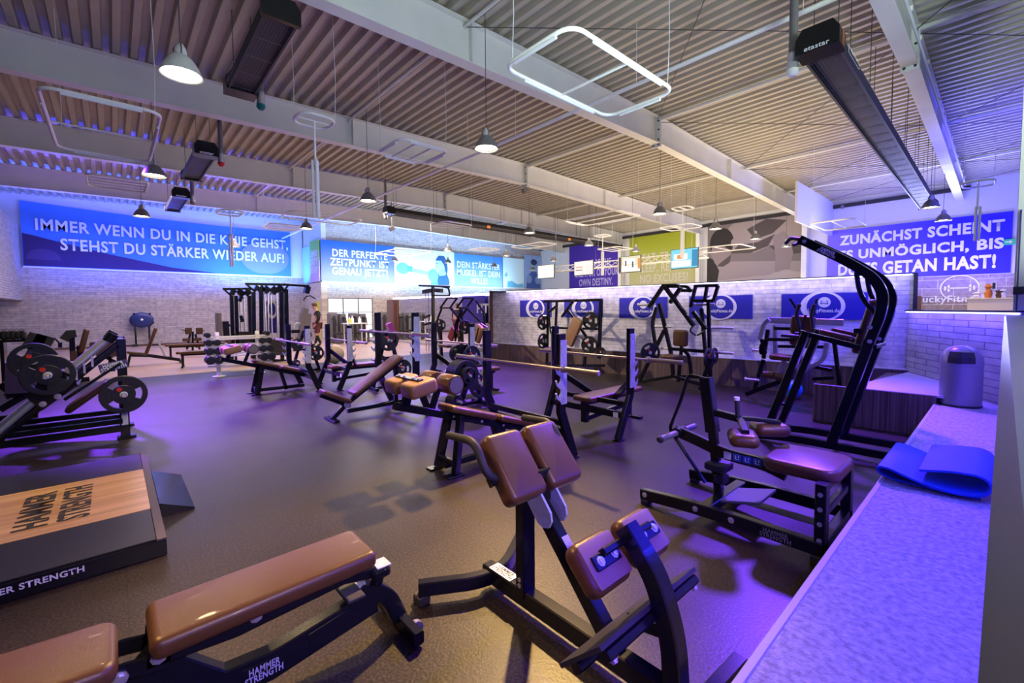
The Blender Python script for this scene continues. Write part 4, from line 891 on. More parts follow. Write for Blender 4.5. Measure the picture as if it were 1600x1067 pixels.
text('STRENGTH', (-4.68, -.26, zt+.002), (-1, 0, 0), (0, -1, 0), .78, .17, M_blackp, parent=Pl, bold=.035, depth=.001)
text('HAMMER STRENGTH', (x1, -.42, .066), (0, 1, 0), (0, 0, 1), .48, .036, M_whitep, parent=Pl, bold=.03, depth=.003)
W = thing('wedge_ramp', (-4.8, .3, 0), 'small black wedge ramp at the end of the lifting platform', 'ramp')
MB().rings([[V((x, .205, 0)), V((x, .42, 0)), V((x, .42, .015)), V((x, .205, .105))] for x in (-5.15, -4.22)]).build('wedge', M_black, W)

# ---------------- seated calf raise (axis along x at y = 3.45)
C = thing('calf_raise_machine', (-1.2, 3.45, 0), 'black seated calf raise machine with one brown seat, beside the carpet edge', 'gym machine')
yc = 3.45
f = MB()
for y_, xs in ((3.1, -1.90), (3.8, -1.84)):
    f.path(arc([(xs, y_, .065), (-1.55, y_, .095), (-1.2, y_, .105), (-.68, y_, .10)], .2), .06, .085)
f.bar((-1.40, 3.1, .10), (-1.40, 3.8, .10), .08, .07); f.bar((-.70, 3.1, .1), (-.70, 3.8, .1), .06, .07)
f.build('base_frame', M_black, C)
for y_, xs in ((3.1, -1.86), (3.8, -1.80)): MB().boxmm((xs-.03, y_-.04, 0), (xs+.03, y_+.04, .035)).build('rubber_foot', M_grip, C); MB().boxmm((-.74, y_-.04, 0), (-.66, y_+.04, .06)).build('rubber_foot', M_grip, C)
f = MB()
for y_ in (3.13, 3.77): f.bar((-.70, y_, .06), (-.70, y_, .49), .06, .08)
f.bar((-.70, 3.13, .30), (-.70, 3.77, .30), .04, .05); f.bar((-.70, 3.13, .46), (-.70, 3.77, .46), .05, .05); f.bar((-.70, yc, .46), (-1.05, yc, .43), .07, .05)
f.build('seat_stand', M_black, C)
for y_, d in ((3.098, -1),): bolts([(-.70, y_-.0, z) for z in (.15, .25, .34, .43)], (0, d, 0), C, .014, .014)
bolts([(x, 3.07, z) for x, z in ((-1.86, .075), (-1.45, .10), (-1.2, .105))], (0, -1, 0), C, .014, .012)
MB().pad((-.86, yc, .50), (1, 0, 0), (0, 1, 0), (0, 0, 1), .44, .50, .085, .10, .03).build('seat_pad', M_lea, C)
MB().path(arc([(-1.80, yc, .53), (-1.60, yc, .485), (-1.40, yc, .43), (-1.12, yc, .42), (-.98, yc, .38)], .1), .05, .085).build('lever_arm', M_black, C)
h = MB(); h.cyl((-1.77, yc-.06, .525), (-1.77, yc+.06, .525), .042, 14); h.build('horn_hub', M_black, C)
h = MB(); h.cyl((-1.77, yc-.30, .525), (-1.77, yc-.05, .525), .024, 12); h.build('weight_horn', M_grey, C); h = MB(); h.cyl((-1.77, yc+.05, .525), (-1.77, yc+.26, .525), .024, 12); h.build('weight_horn', M_grey, C)
MB().lathe([(.026, 0), (.03, .01), (.02, .03), (.001, .034)], (-1.77, yc-.30, .525), (0, -1, 0), 12).build('horn_cap', M_grip, C)
MB().bar((-1.44, yc, .10), (-1.505, yc, .66), .06, .06).build('upright_post', M_black, C)
MB().bar((-1.498, yc, .58), (-1.555, yc, 1.0), .085, .085).build('sliding_sleeve', M_black, C)
f = MB().path(arc([(-1.555, yc, .99), (-1.70, yc, 1.01), (-1.76, yc, .80), (-1.86, yc, .53), (-1.55, yc, .16)], .04), .022, .03, up=V((0, 1, 0))); f.build('latch_strut', M_black, C)
f = MB().path([(-1.50, yc, .74), (-1.30, yc, .72)], .06, .05); f.path(arc([(-1.32, yc, .72), (-1.25, yc-.08, .715), (-1.17, yc-.24, .69)], .05), .05, .03); f.path(arc([(-1.32, yc, .72), (-1.25, yc+.08, .715), (-1.10, yc+.22, .69)], .05), .05, .03)
f.build('knee_yoke', M_black, C)
for s_ in (-1, 1):
    X_ = V((.55, s_*.5, 0)).normalized() if s_ > 0 else V((.3, -.6, 0)).normalized()
    MB().pad((-1.20+(.04 if s_ > 0 else 0), yc+s_*.20, .635), X_, ZV.cross(X_), ZV, .25, .19, .09, .05, .04).build('knee_pad', M_lea, C)
MB().cyl((-1.32, yc+.02, .72), (-1.33, yc+.02, .85), .017, 10).build('adjuster_grip', M_grip, C); MB().cyl((-1.33, yc+.02, .85), (-1.331, yc+.02, .875), .02, 10).build('grip_cap', M_white, C)
f = MB().boxmm((-1.52, yc-.10, .30), (-1.36, yc+.06, .36), .01); f.boxmm((-1.46, yc-.06, .20), (-1.38, yc+.04, .27), .01); f.build('rubber_stop', M_grip, C)
MB().box((-1.24, yc, .15), (.30, .34, .02), Matrix.Rotation(-.25, 3, 'Y')).build('foot_plate', M_grey, C)
o = V((-1.27, yc-.0262, .428))
s1 = MB().rings([[o+V((a, d, b)) for a, b in ((-.13, -.028), (-.075, -.028), (-.075, .028), (-.13, .028))] for d in (-.002, 0)]).build('instruction_label', M_whitep, C)
f = MB()
for k in range(3): f.boxmm(o+V((-.065+.07*k, -.002, -.028)), o+V((-.002+.07*k, 0, .028)), .0005)
f.build('blue_pictogram_label', mat('label_blue', (.03, .10, .40), .5), C)
f = MB()
for k in range(3): f.boxmm(o+V((-.048+.07*k, -.003, -.015)), o+V((-.040+.07*k, -.002, .015)), .0003); f.boxmm(o+V((-.040+.07*k, -.003, -.015)), o+V((-.018+.07*k, -.002, -.009)), .0003); f.boxmm(o+V((-.026+.07*k, -.003, .0)), o+V((-.018+.07*k, -.002, .018)), .0003)
f.build('pictogram_figures', M_whitep, C)
badge(C, (-.93, 3.0695, .103), (1, 0, 0), (0, 0, 1), .20, .07, M_black, M_grey)

# ---------------- chin, dip and leg raise tower
D = thing('chin_dip_tower', (-1.2, 5.85, 0), 'tall black chin and dip tower with arched arms in front of the wood step', 'gym machine')
arm = [PY(u, v, 5.6) for u, v in ((1250, 374), (1325, 409), (1366, 434), (1381, 460), (1376, 492), (1360, 530), (1299, 676))]
arm = [V((p.x, 0, p.z)) for p in arm]; arm[-1].z = .10
for y_ in (5.6, 6.1):
    Y_ = V((0, y_, 0))
    MB().path(arc([p+Y_ for p in arm], .16, 4), .09, .065, up=V((0, 1, 0))).build('arched_upright', M_black, D)
    MB().path([(-1.82, y_, .09), (-1.44, y_, 1.27)], .075, .075, up=V((0, 1, 0))).build('front_post', M_black, D)
    MB().path(arc([(-1.95, y_, .04), (-1.60, y_, .085), (-.66, y_, .085)], .15), .06, .08).build('base_rail', M_black, D)
    MB().bar((-1.50, y_, 1.27), (-.95, y_, 1.13), .055, .055).build('arm_bar', M_black, D)
    sg = -1 if y_ < 5.8 else 1
    MB().pad((-1.17, y_, 1.255), (1, 0, -.25), (0, 1, 0), (.25, 0, 1), .30, .11, .05, .03, .02).build('elbow_pad', M_lea, D)
    MB().tube(arc([V((-1.50, y_, 1.30)), V((-1.53, y_+sg*.03, 1.47)), V((-1.50, y_+sg*.03, 1.58))], .05), .02, 10).build('dip_grip', M_grip, D)
    MB().tube([V((-1.47, y_, 1.22)), V((-1.68, y_, 1.23))], .019, 10).build('push_up_grip', M_grip, D)
    hh = [PY(u, v, 5.6) for u, v in ((1338, 425), (1342, 452), (1350, 470), (1372, 494))]
    MB().tube(arc([V((p.x, y_, p.z)) for p in hh], .08), .022, 10).build('inner_handle', M_black, D)
    e0 = arm[0]+Y_
    MB().tube(arc([e0, e0+V((-.10, -sg*.03, .03)), e0+V((-.17, -sg*.12, -.01))], .05), .02, 10).build('chin_grip', M_grip, D)
    bolts([arm[5]+Y_+V((.0, -.034, k)) for k in (.12, -.02)]+[e0+V((.05, -.035, -.03))], (0, -1, 0), D, .014, .014)
MB().bar((-.68, 5.5, .05), (-.66, 6.2, .05), .09, .07).build('rear_foot', M_black, D)
MB().bar((-1.0, 5.6, 1.30), (-1.0, 6.1, 1.30), .05, .05).bar((-.86, 5.6, 1.15), (-.86, 6.1, 1.15), .05, .04).bar((-1.19, 5.6, .14), (-1.19, 6.1, .14), .05, .05).build('cross_tubes', M_black, D)
MB().pad((-.96, 5.85, 1.34), (.24, 0, .95), (0, 1, 0), (-.95, 0, .24), .58, .30, .075, .05, .03).build('back_pad', M_lea, D)
MB().tube([V((-1.74, 6.08, .35)), V((-1.83, 6.06, .37))], .02, 8).build('step_peg', M_black, D)
a0, a1 = arm[0], arm[1]; ax_ = (a1-a0).normalized(); up_ = V((-ax_.z, 0, ax_.x)); up_ = up_ if up_.z > 0 else -up_
badge(D, a0+(a1-a0)*.60+V((0, 5.554, 0)), ax_, up_, .20, .07, M_black, M_whitep)

# ---------------- bin and folded mat on the carpet
T = thing('trash_can', (-.315, 7.22, .4), 'grey dome-topped trash can on the carpet gallery', 'trash can')
MB().lathe([(.168, 0), (.168, .015), (.180, .02), (.180, .465), (.184, .47), (.184, .48)], (-.315, 7.22, .4), ZV, 32).build('body', M_bin, T)
MB().lathe([(.184, .48), (.184, .50), (.178, .56), (.155, .62), (.115, .665), (.06, .69), (.001, .697)], (-.315, 7.22, .4), ZV, 32).build('dome_lid', M_bin, T)
MB().lathe([(.182, .0), (.185, .005), (.185, .022), (.182, .026)], (-.315, 7.22, .4), ZV, 32).build('foot_ring', M_grip, T)
dv = (EYE-V((-.315, 7.22, H))).normalized(); sd = V((-dv.y, dv.x, 0))
rr = []
for z_, w_, rd in ((.50, .112, .192), (.565, .110, .184), (.628, .098, .162)):
    rr.append([V((-.315, 7.22, .4+z_))+sd*(a*w_)+dv*(rd-.04*abs(a)**2) for a in (-1, -.5, 0, .5, 1)])
MB().rings(rr, close=False, caps=False).build('flap_opening', M_blackp, T)
Mt = thing('exercise_mat', (-.28, 4.1, .4), 'folded bright blue exercise mat on the carpet edge', 'exercise mat')
prof = [(-.06, .012), (-.30, .010), (-.47, .016), (-.535, .05), (-.53, .095), (-.47, .10), (-.36, .065), (-.24, .035), (-.12, .03), (-.04, .045), (-.015, .085), (-.03, .125), (-.08, .145), (-.20, .14), (-.33, .115)]
pr_ = arc([V((a, 0, b)) for a, b in prof], .05, 4); th = .013
def off(i):
    d = (pr_[min(i+1, len(pr_)-1)]-pr_[max(i-1, 0)]).normalized(); return V((d.z, 0, -d.x))
ring = [[p+off(i)*(s_*th/2)+V((0, y_+.04*math.sin(i*.12+1), .4)) for (i, p), s_ in [((i, p), 1) for i, p in enumerate(pr_)]+[((i, p), -1) for i, p in reversed(list(enumerate(pr_)))]] for y_ in (3.72, 3.9, 4.1, 4.3, 4.46)]
MB().rings(ring, smooth=True).build('foam_sheet', M_blue, Mt)

# ---------------- leg press at the left edge (sled axis along y)
Lp = thing('leg_press', (-7.5, -.5, 0), 'black sled leg press with chrome rails at the left edge', 'gym machine')
for x in (-7.2, -7.95):
    MB().bar((x, .06, .03), (x, .06, 1.22), .07, .09).build('upright_post', M_black, Lp)
    MB().boxmm((x-.06, -.02, 0), (x+.06, .16, .03)).build('foot_plate', M_black, Lp)
    MB().cyl((x, -1.45, -.24+.02+.02), (x, -.02, 1.25), .040, 16).build('chrome_rail', M_chrome, Lp) if False else MB().cyl((x, -1.18, .06), (x, -.02, 1.26), .040, 16).build('chrome_rail', M_chrome, Lp)
    MB().path([(x, -1.10, .04), (x, .03, 1.14)], .05, .07, up=V((1, 0, 0))).build('rail_beam', M_black, Lp)
    MB().bar((x, -1.9, .13), (x, .04, .13), .06, .08).build('base_rail', M_black, Lp)
    MB().bar((x+.02, -.9, .22), (x+.02, .04, .22), .05, .06).build('upper_base_rail', M_black, Lp)
    MB().cyl((x, -.06, 1.20), (x, .0, 1.285), .055, 12).build('rail_end_cap', M_black, Lp)
MB().bar((-7.95, .06, 1.18), (-7.2, .06, 1.18), .06, .07).build('top_crossbar', M_black, Lp)
sl = V((0, 1.16, 1.20)).normalized(); sn = V((0, -1.2, 1.16)).normalized()
for x in (-7.16, -7.97):
    ctr = V((x, -.56, .70)); MB().rings([[ctr+sl*a+sn*b+V((d, 0, 0)) for a, b in ((-.22, -.12), (.16, -.16), (.22, -.05), (.20, .12), (-.18, .10))] for d in (-.012, .012)]).build('carriage_side_plate', M_black, Lp)
MB().box((-7.57, -.46, .80), (.62, .34, .03), Matrix((V((1, 0, 0)), sn, sl)).transposed()).build('foot_board', M_grip, Lp)
h = MB(); horn(h, (-7.15, -.56, .86), (1, 0, 0), .34); h.build('weight_horn', M_chrome, Lp); h = MB(); horn(h, (-7.98, -.75, .95), (-1, 0, 0), .30); h.build('weight_horn', M_chrome, Lp)
h = MB(); horn(h, (-7.16, .06, .56), (1, 0, 0), .22); h.build('weight_horn', M_chrome, Lp)
bolts([(-7.147, a, b) for a, b in ((-.62, .53), (-.42, .73), (-.70, .72), (-.50, .60))], (1, 0, 0), Lp, .022, .012)
MB().pad((-7.57, -.26, .52), (0, .62, .50), (1, 0, 0), (0, -.50, .62), .52, .36, .07, .05, .03).build('back_pad', M_lea, Lp)
f = MB()
for k in range(4): f.boxmm((-7.14, -.42+.07*k, .86+.07*k-.16), (-7.12, -.40+.07*k, .98+.07*k-.16), .002)
f.build('stop_rack', M_bolt, Lp)
badge(Lp, (-7.165, -.02, .90), (0, 1, .22), (0, -.22, 1), .26, .10, mat('violet_plate', (.06, .05, .22), .5), M_whitep)
MB().bar((-7.19, -.45, .55), (-7.19, .05, .93), .03, .08, up=V((1, 0, 0))).build('gusset_arm', M_black, Lp)
MB().boxmm((-7.163, .03, .17), (-7.161, .09, .34), .0005).build('warning_label', M_whitep, Lp)
for k in range(2): plate((-7.10+.042*k, .06, .56), (1, 0, 0), .225, ['weight plate behind the front one on the leg press post', 'weight plate in front on the leg press post, by the purple floor'][k], 'weight plates on the leg press')
plate((-7.06, -.56, .86), (1, 0, 0), .225, 'weight plate on the near sled horn of the leg press', 'weight plates on the leg press')
plate((-7.10, -.56, .86), (1, 0, 0), .225, 'weight plate hidden behind the one on the near sled horn', 'weight plates on the leg press')
plate((-8.06, -.75, .95), (1, 0, 0), .225, 'weight plate on the far side of the leg press sled', 'weight plates on the leg press')
plate((-8.02, -.75, .95), (1, 0, 0), .225, 'weight plate against the far carriage side of the leg press', 'weight plates on the leg press')
# ================================================================ OLYMPIC BENCH RACKS, BARBELLS, WEIGHT TREES
def rack(kind, cx, cy, f, half, ztop, zbar, label, bench):
    t = thing('olympic_bench', (cx, cy, 0), label, 'bench press rack', 'olympic bench racks in two rows')
    Q = lambda x, y, z: V((cx+x, cy+f*y, z))
    for s_ in (-1, 1):
        MB().path([Q(s_*(half-.02), -.22, .01), Q(s_*half, 0, .52), Q(s_*half, 0, ztop)], .055, .095, up=V((0, 1, 0))).build('upright', M_black, t)
        MB().boxmm(Q(s_*(half-.02)-.05, -.26, 0), Q(s_*(half-.02)+.05, -.14, .015)).build('foot_plate', M_black, t)
        xo = s_*(half+.032); pl = MB(); z0, z1 = ztop-.70, ztop-.06; poly = [(-.05, z0), (.03, z0)]
        for zh in (zbar-.27, zbar-.145, zbar-.02):
            poly += [(.04, zh-.06), (.095, zh-.02), (.115, zh+.035), (.10, zh+.04), (.085, zh+.004), (.062, zh), (.045, zh+.025)]
        poly += [(.04, z1), (-.05, z1)]
        pl.rings([[Q(xo+d, a, b) for a, b in poly] for d in (-.005, .005)]); p = pl.build('hook_plate', M_silver, t)
        bolts([Q(xo+s_*.005, .0, z) for z in (z0+.06, z0+.30, z1-.05)], (s_, 0, 0), p, .008, .006)
        if kind == 'flat': MB().bar(Q(s_*half, .03, .70), Q(s_*.17, .30, .375), .04, .08).build('gusset', M_black, t)
    f_ = MB(); f_.bar(Q(-half+.02, -.10, .28), Q(half-.02, -.10, .28), .05, .08); f_.bar(Q(-half+.02, -.02, .40), Q(half-.02, -.02, .40), .045, .06); f_.build('cross_beams', M_black, t)
    if kind == 'flat':
        MB().pad(Q(0, .42, .405), (0, 1, 0), (1, 0, 0), ZV, 1.22, .30, .065, .05, .025).build('bench_pad', M_lea, t)
        k = MB(); k.bar(Q(0, -.05, .345), Q(0, .98, .345), .06, .06); k.bar(Q(0, -.10, .14), Q(0, .88, .20), .06, .06); k.build('bench_spine', M_black, t)
        MB().bar(Q(0, -.10, .10), Q(0, -.10, .36), .09, .07).build('bench_post', M_black, t); MB().bar(Q(0, .90, .02), Q(0, .90, .35), .06, .06).build('end_leg', M_black, t)
        MB().boxmm(Q(-.2, .86, 0), Q(.2, .94, .03)).build('end_foot', M_black, t)
        MB().boxmm(Q(half-.14, -.142, .25), Q(half-.07, -.143, .31), .0003).build('warning_label', M_whitep, t)
    if kind == 'decline':
        (ya, za), (yb, zb) = bench   # high end, low end (distance from rack line, height)
        A, B_ = Q(0, ya, za), Q(0, yb, zb); d = (B_-A).normalized(); n = V((0, -d.z, d.y)); n = n if n.z > 0 else -n
        L_ = (B_-A).length
        MB().pad(A+d*(L_*.24)-n*.03, d, (1, 0, 0), n, L_*.48, .29, .065, .07, .025).build('upper_pad', M_lea, t)
        MB().pad(A+d*(L_*.75)-n*.03, d, (1, 0, 0), n, L_*.48, .29, .065, .04, .025).build('lower_pad', M_lea, t)
        MB().bar(A-d*.50-n*.10, B_+d*.02-n*.10, .07, .07).build('bench_spine', M_black, t)
        pd_, pn_ = (d+n*.55).normalized(), (n-d*.55).normalized()
        for s_ in (-1, 1):
            MB().bar(Q(s_*.15, ya-.02, .02), Q(s_*.10, ya-.12, za-.12), .055, .09).build('front_leg', M_black, t)
            MB().boxmm(Q(s_*.15-.05, ya-.09, 0), Q(s_*.15+.05, ya+.09, .015)).build('leg_foot', M_black, t)
            c = A-d*.40+n*.10
            MB().pad(c+V((s_*.15, 0, 0)), pd_, (1, 0, 0), pn_, .27, .22, .13, .04, .035).build('calf_pad', M_tan, t)
            r_ = A-d*.10+n*.19+V((s_*.05, 0, 0))
            MB().lathe([(.03, 0), (.085, .002), (.09, .012), (.09, .20), (.085, .21), (.03, .212)], r_, (s_, 0, 0), 20).build('leg_roller', M_lea, t)
            MB().lathe([(.072, 0), (.072, .006), (.03, .008)], r_+V((s_*.212, 0, 0)), (s_, 0, 0), 18).build('roller_cap', M_grey, t)
        MB().box(A-d*.40+n*.10+pn_*.070, (.42, .055, .014), Matrix((V((1, 0, 0)), pd_, pn_)).transposed()).build('calf_bracket', M_black, t)
        bolts([A-d*.40+n*.10+pn_*.077+V((x, 0, 0)) for x in (-.17, -.08, .08, .17)], pn_, t, .012, .01)
        MB().bar(A-d*.40-n*.08, A-d*.40+n*.05, .08, .06).build('calf_stem', M_black, t); k = MB(); k.bar(A-d*.12-n*.08, A-d*.10+n*.19, .05, .05); k.bar(A-d*.10+n*.19-V((.26, 0, 0)), A-d*.10+n*.19+V((.26, 0, 0)), .025); k.build('roller_stem', M_black, t)
        m_ = (ya+yb)*.5
        k = MB(); k.bar(Q(0, m_, (za+zb)/2-.1), Q(0, m_-.1, .03), .06, .06); k.bar(Q(0, ya, .07), Q(0, -.1, .07), .06, .06); k.bar(Q(-.15, ya-.02, .12), Q(.15, ya-.02, .12), .04, .04); k.build('lower_frame', M_black, t)
        if cy > 3: 
            bolts([A+d*(L_*k_)-n*.10+V((.036, 0, 0)) for k_ in (.1, .38, .62, .9)], (1, 0, 0), t, .010, .008)
    if kind == 'incline':
        S0, S1 = Q(0, 1.12, .46), Q(0, .75, .27); d = (S1-S0).normalized(); n = V((0, -d.z, d.y)); n = n if n.z > 0 else -n
        MB().pad((S0+S1)/2-n*.03, d, (1, 0, 0), n, .42, .30, .065, .06, .025).build('seat_pad', M_lea, t)
        B0, B1 = Q(0, .74, .36), Q(0, -.04, .86); d2 = (B1-B0).normalized(); n2 = V((0, -d2.z, d2.y)); n2 = n2 if n2.z > 0 else -n2
        MB().pad((B0+B1)/2-n2*.03, d2, (1, 0, 0), n2, .92, .30, .065, .05, .025).build('back_pad', M_tan if False else M_lea, t)
        MB().bar(B0-d2*.12-n2*.10, B1-n2*.10, .07, .06).build('back_spine', M_black, t)
        MB().bar(S0-n*.09, S1+d*.05-n*.09, .07, .05).build('seat_spine', M_black, t)
        k = MB(); k.bar(Q(0, .78, .22), Q(0, 1.0, .02), .07, .06); k.boxmm(Q(-.2, .96, 0), Q(.2, 1.04, .03)); k.build('front_leg', M_black, t)
        MB().bar(Q(0, .78, .10), Q(0, -.1, .12), .06, .06).build('lower_beam', M_black, t); MB().bar(Q(0, .02, .12), Q(0, .0, .74), .06, .06).build('back_post', M_black, t)
        bolts([Q(.045, .80, .2)], (1, 0, 0), t, .03, .03)
    return t
rack('flat', -3.56, 4.55, 1, .60, 1.31, .93, 'flat bench press rack with its pad behind the two uprights, nearest the calf raise machine', None)
rack('decline', -3.53, 3.30, -1, .585, 1.30, .955, 'decline bench press rack with leg rollers, just behind the nearest back extension bench', ((1.00, .66), (-.20, .28)))
rack('incline', -6.30, 3.24, -1, .61, 1.51, 1.19, 'incline bench press rack with a steep brown back pad in the middle of the hall', None)
rack('flat', -6.62, 4.50, 1, .585, 1.31, .94, 'flat bench press rack standing behind the loaded weight tree', None)
rack('decline', -9.30, 2.68, -1, .60, 1.27, .93, 'decline bench press rack with leg rollers in front of the dumbbell rack', ((.78, .65), (-.12, .37)))
rack('flat', -9.10, 3.40, 1, .585, 1.26, .92, 'flat bench press rack left of the incline rack, furthest of the rack rows', None)
barbell((-3.46, 4.55+.10, .944), 'barbell resting on the flat rack nearest the calf raise machine')
barbell((-3.50, 3.30-.10, .969), 'barbell on the decline rack behind the nearest back extension bench')
barbell((-6.27, 3.24-.10, 1.204), 'barbell high on the incline rack in the middle of the hall')
barbell((-6.57, 4.50+.10, .954), 'barbell on the flat rack behind the loaded weight tree')
barbell((-9.33, 2.68-.10, .944), 'barbell on the decline rack in front of the dumbbell rack')
barbell((-9.05, 3.40+.10, .934), 'barbell on the furthest flat rack of the rows')
def tree(cx, cy, h, label, horns):
    t = thing('weight_tree', (cx, cy, 0), label, 'weight tree', 'black weight trees between the racks')
    f = MB(); f.bar((cx, cy-.32, .06), (cx, cy-.03, h), .06, .07, up=V((1, 0, 0))); f.bar((cx, cy+.32, .06), (cx, cy+.03, h), .06, .07, up=V((1, 0, 0))); f.bar((cx, cy-.14, h*.55), (cx, cy+.14, h*.55), .05)
    f.build('a_frame', M_black, t)
    f = MB()
    for y_ in (cy-.32, cy+.32): f.bar((cx-.20, y_, .045), (cx+.20, y_, .045), .06, .06)
    f.bar((cx, cy-.32, .05), (cx, cy+.32, .05), .05, .05); f.build('base_feet', M_black, t)
    for y_, z_, s_, l_ in horns:
        k = MB(); horn(k, (cx+s_*.03, y_, z_), (s_, 0, 0), l_, .024); k.build('storage_horn', M_bolt, t)
    return t
def stack(cx, y, z, s_, r, n, label, x0=.07, th=.042):
    for i in range(n): plate(V((cx+s_*(x0+i*th), y, z)), (1, 0, 0), r, label[i] if isinstance(label, list) else label, 'weight plates on the weight trees', detail=(i == n-1))
cx, cy = -5.68, 4.08
tree(cx, cy, 1.0, 'black weight tree carrying a thick stack of plates beside the decline rack', [(cy-.16, .56, 1, .38), (cy+.22, .36, 1, .2), (cy+.07, .82, 1, .2), (cy-.28, .17, 1, .3), (cy-.05, .86, -1, .2), (cy+.22, .36, -1, .2), (cy-.16, .56, -1, .25)])
stack(cx, cy-.16, .56, 1, .225, 6, ['one of five large plates behind the front plate of the thick stack']*5+['front large plate of the thick stack on the tree by the decline rack'])
stack(cx, cy-.16, .56, 1, .13, 2, ['hidden small plate on the thick stack of the tree by the decline rack', 'small plate in front of the thick stack on the tree by the decline rack'], x0=.07+6*.042)
stack(cx, cy+.24, .36, 1, .225, 1, 'single large plate low on the far leg of the tree by the decline rack', x0=.12)
stack(cx, cy+.07, .82, 1, .165, 1, 'medium plate high on the tree by the decline rack', x0=.12); stack(cx, cy-.05, .86, -1, .14, 2, ['small plate at the top left of the tree by the decline rack']*2)
stack(cx, cy-.30, .17, 1, .10, 5, ['one of five tiny plates on the lowest horn of the tree by the decline rack']*5)
cx, cy = -8.05, 3.97
tree(cx, cy, 1.12, 'black weight tree left of the incline rack', [(cy-.03, .96, 1, .2), (cy+.22, .42, 1, .2), (cy-.22, .58, 1, .2), (cy-.22, .58, -1, .2)])
stack(cx, cy-.03, .96, 1, .20, 2, ['rear of two large plates at the top of the tree left of the incline rack', 'front of two large plates at the top of the tree left of the incline rack']); stack(cx, cy+.24, .38, 1, .20, 1, 'large plate low on the tree left of the incline rack', x0=.12); stack(cx, cy-.20, .58, 1, .11, 2, ['one of two small plates on the tree left of the incline rack']*2)
cx, cy = -11.7, 3.55
tree(cx, cy, 1.05, 'black weight tree by the dumbbell rack', [(cy-.2, .74, 1, .2), (cy+.2, .5, 1, .2), (cy+.03, .96, 1, .2), (cy-.24, .26, 1, .2)])
stack(cx, cy-.20, .72, 1, .15, 2, ['rear medium plate on the near side of the tree by the dumbbell rack', 'front medium plate on the near side of the tree by the dumbbell rack']); stack(cx, cy+.22, .48, 1, .19, 1, 'largest plate on the tree by the dumbbell rack', x0=.12); stack(cx, cy+.03, .95, 1, .10, 2, ['one of two small plates at the top of the tree by the dumbbell rack']*2); stack(cx, cy-.25, .26, 1, .09, 2, ['one of two tiny plates low on the tree by the dumbbell rack']*2)
# ================================================================ MACHINES ALONG THE WALLS
def machine(name, loc, label, cat='gym machine', group=None): return thing(name, loc, label, cat, group)
def bars(t, name, y, segs, w, h=None, m=M_black, dy=0, roundr=None):
    """each seg: list of pixels on the plane y (+ per-seg y shift) -> one frame part"""
    for s_ in segs:
        sh = 0
        if isinstance(s_[0], (int, float)): sh, s_ = s_[0], s_[1:]
        pts = [PY(u, v, y+dy+sh) for u, v in s_]
        if len(pts) > 2: pts = arc(pts, .12, 4)
        if roundr: MB().tube(pts, roundr, 8).build(name, m, t)
        else: MB().path(pts, w, h or w, up=V((0, 1, 0))).build(name, m, t)
def pad_at(t, name, uv0, uv1, y, w_, th, m, dirn=V((1, 0, 0)), tilt=0.0):
    """pad whose centre line runs between two pixels on plane y; width along dirn"""
    a, b = PY(*uv0, y), PY(*uv1, y); X_ = (b-a).normalized(); dirn = V((0, 1, 0)) if abs(X_.dot(dirn)) > .75 else dirn; Y_ = (dirn-X_*dirn.dot(X_)).normalized(); n = X_.cross(Y_)
    return MB().pad((a+b)/2, X_, Y_, n, (b-a).length, w_, th, min(.05, w_*.3), th*.35).build(name, m, t)
PG = 'weight plates on the wall machines'
# ---- incline press in front of the partition
y = 8.15
t = machine('incline_press_machine', PY(895, 572, y), 'plate-loaded incline press with tan back pad before the leftmost logo banners')
bars(t, 'top_beam', y, [[(850, 471), (940, 468.5)]], .06); bars(t, 'right_post', y, [[(939, 469), (936, 560)]], .07); bars(t, 'left_post', y, [[(857, 470), (854.5, 566)], [.35, (870, 471), (868, 520)]], .055)
bars(t, 'middle_beam', y, [[.3, (860, 512), (937, 514)]], .05); bars(t, 'press_arm', y, [[-.1, (896, 470), (878, 495)], [-.1, (888, 485), (917, 527)], [-.2, (870, 478), (858, 487)]], .055)
bars(t, 'press_handle', y, [[-.3, (858, 487), (860, 520), (863, 524)], [-.3, (901, 524), (911, 530)]], .03, roundr=.018)
bars(t, 'base_rail', y, [[(853, 567), (884, 571), (944, 571)], [-.4, (884, 575), (930, 577)]], .06); bars(t, 'seat_post', y, [[(884, 545), (884, 572)], [(914, 556), (913, 572)]], .06)
pad_at(t, 'back_pad', (904, 498), (887, 538), y-.25, .30, .09, M_tan); pad_at(t, 'seat_pad', (857, 545), (880, 547), y-.25, .34, .09, M_lea)
for u, v, r, lb in ((923, 501, .20, 'upper right plate on the incline press by the partition'), (921, 539, .20, 'lower right plate on the incline press by the partition'), (939, 550, .11, 'small plate at the right foot of the incline press by the partition')): plate(PY(u, v, y-.1), (.3, -.95, 0), r, lb, PG)
for u, v, lb in ((848, 503, 'upper left plate seen edge-on on the incline press'), (848.5, 533, 'lower left plate seen edge-on on the incline press')): plate(PY(u, v, y-.1), (1, .05, 0), .20, lb, PG)
k = MB(); a = PY(838, 493, y-.1); horn(k, a, (1, 0, 0), .35, .02); k.build('weight_horn', M_bolt, t)
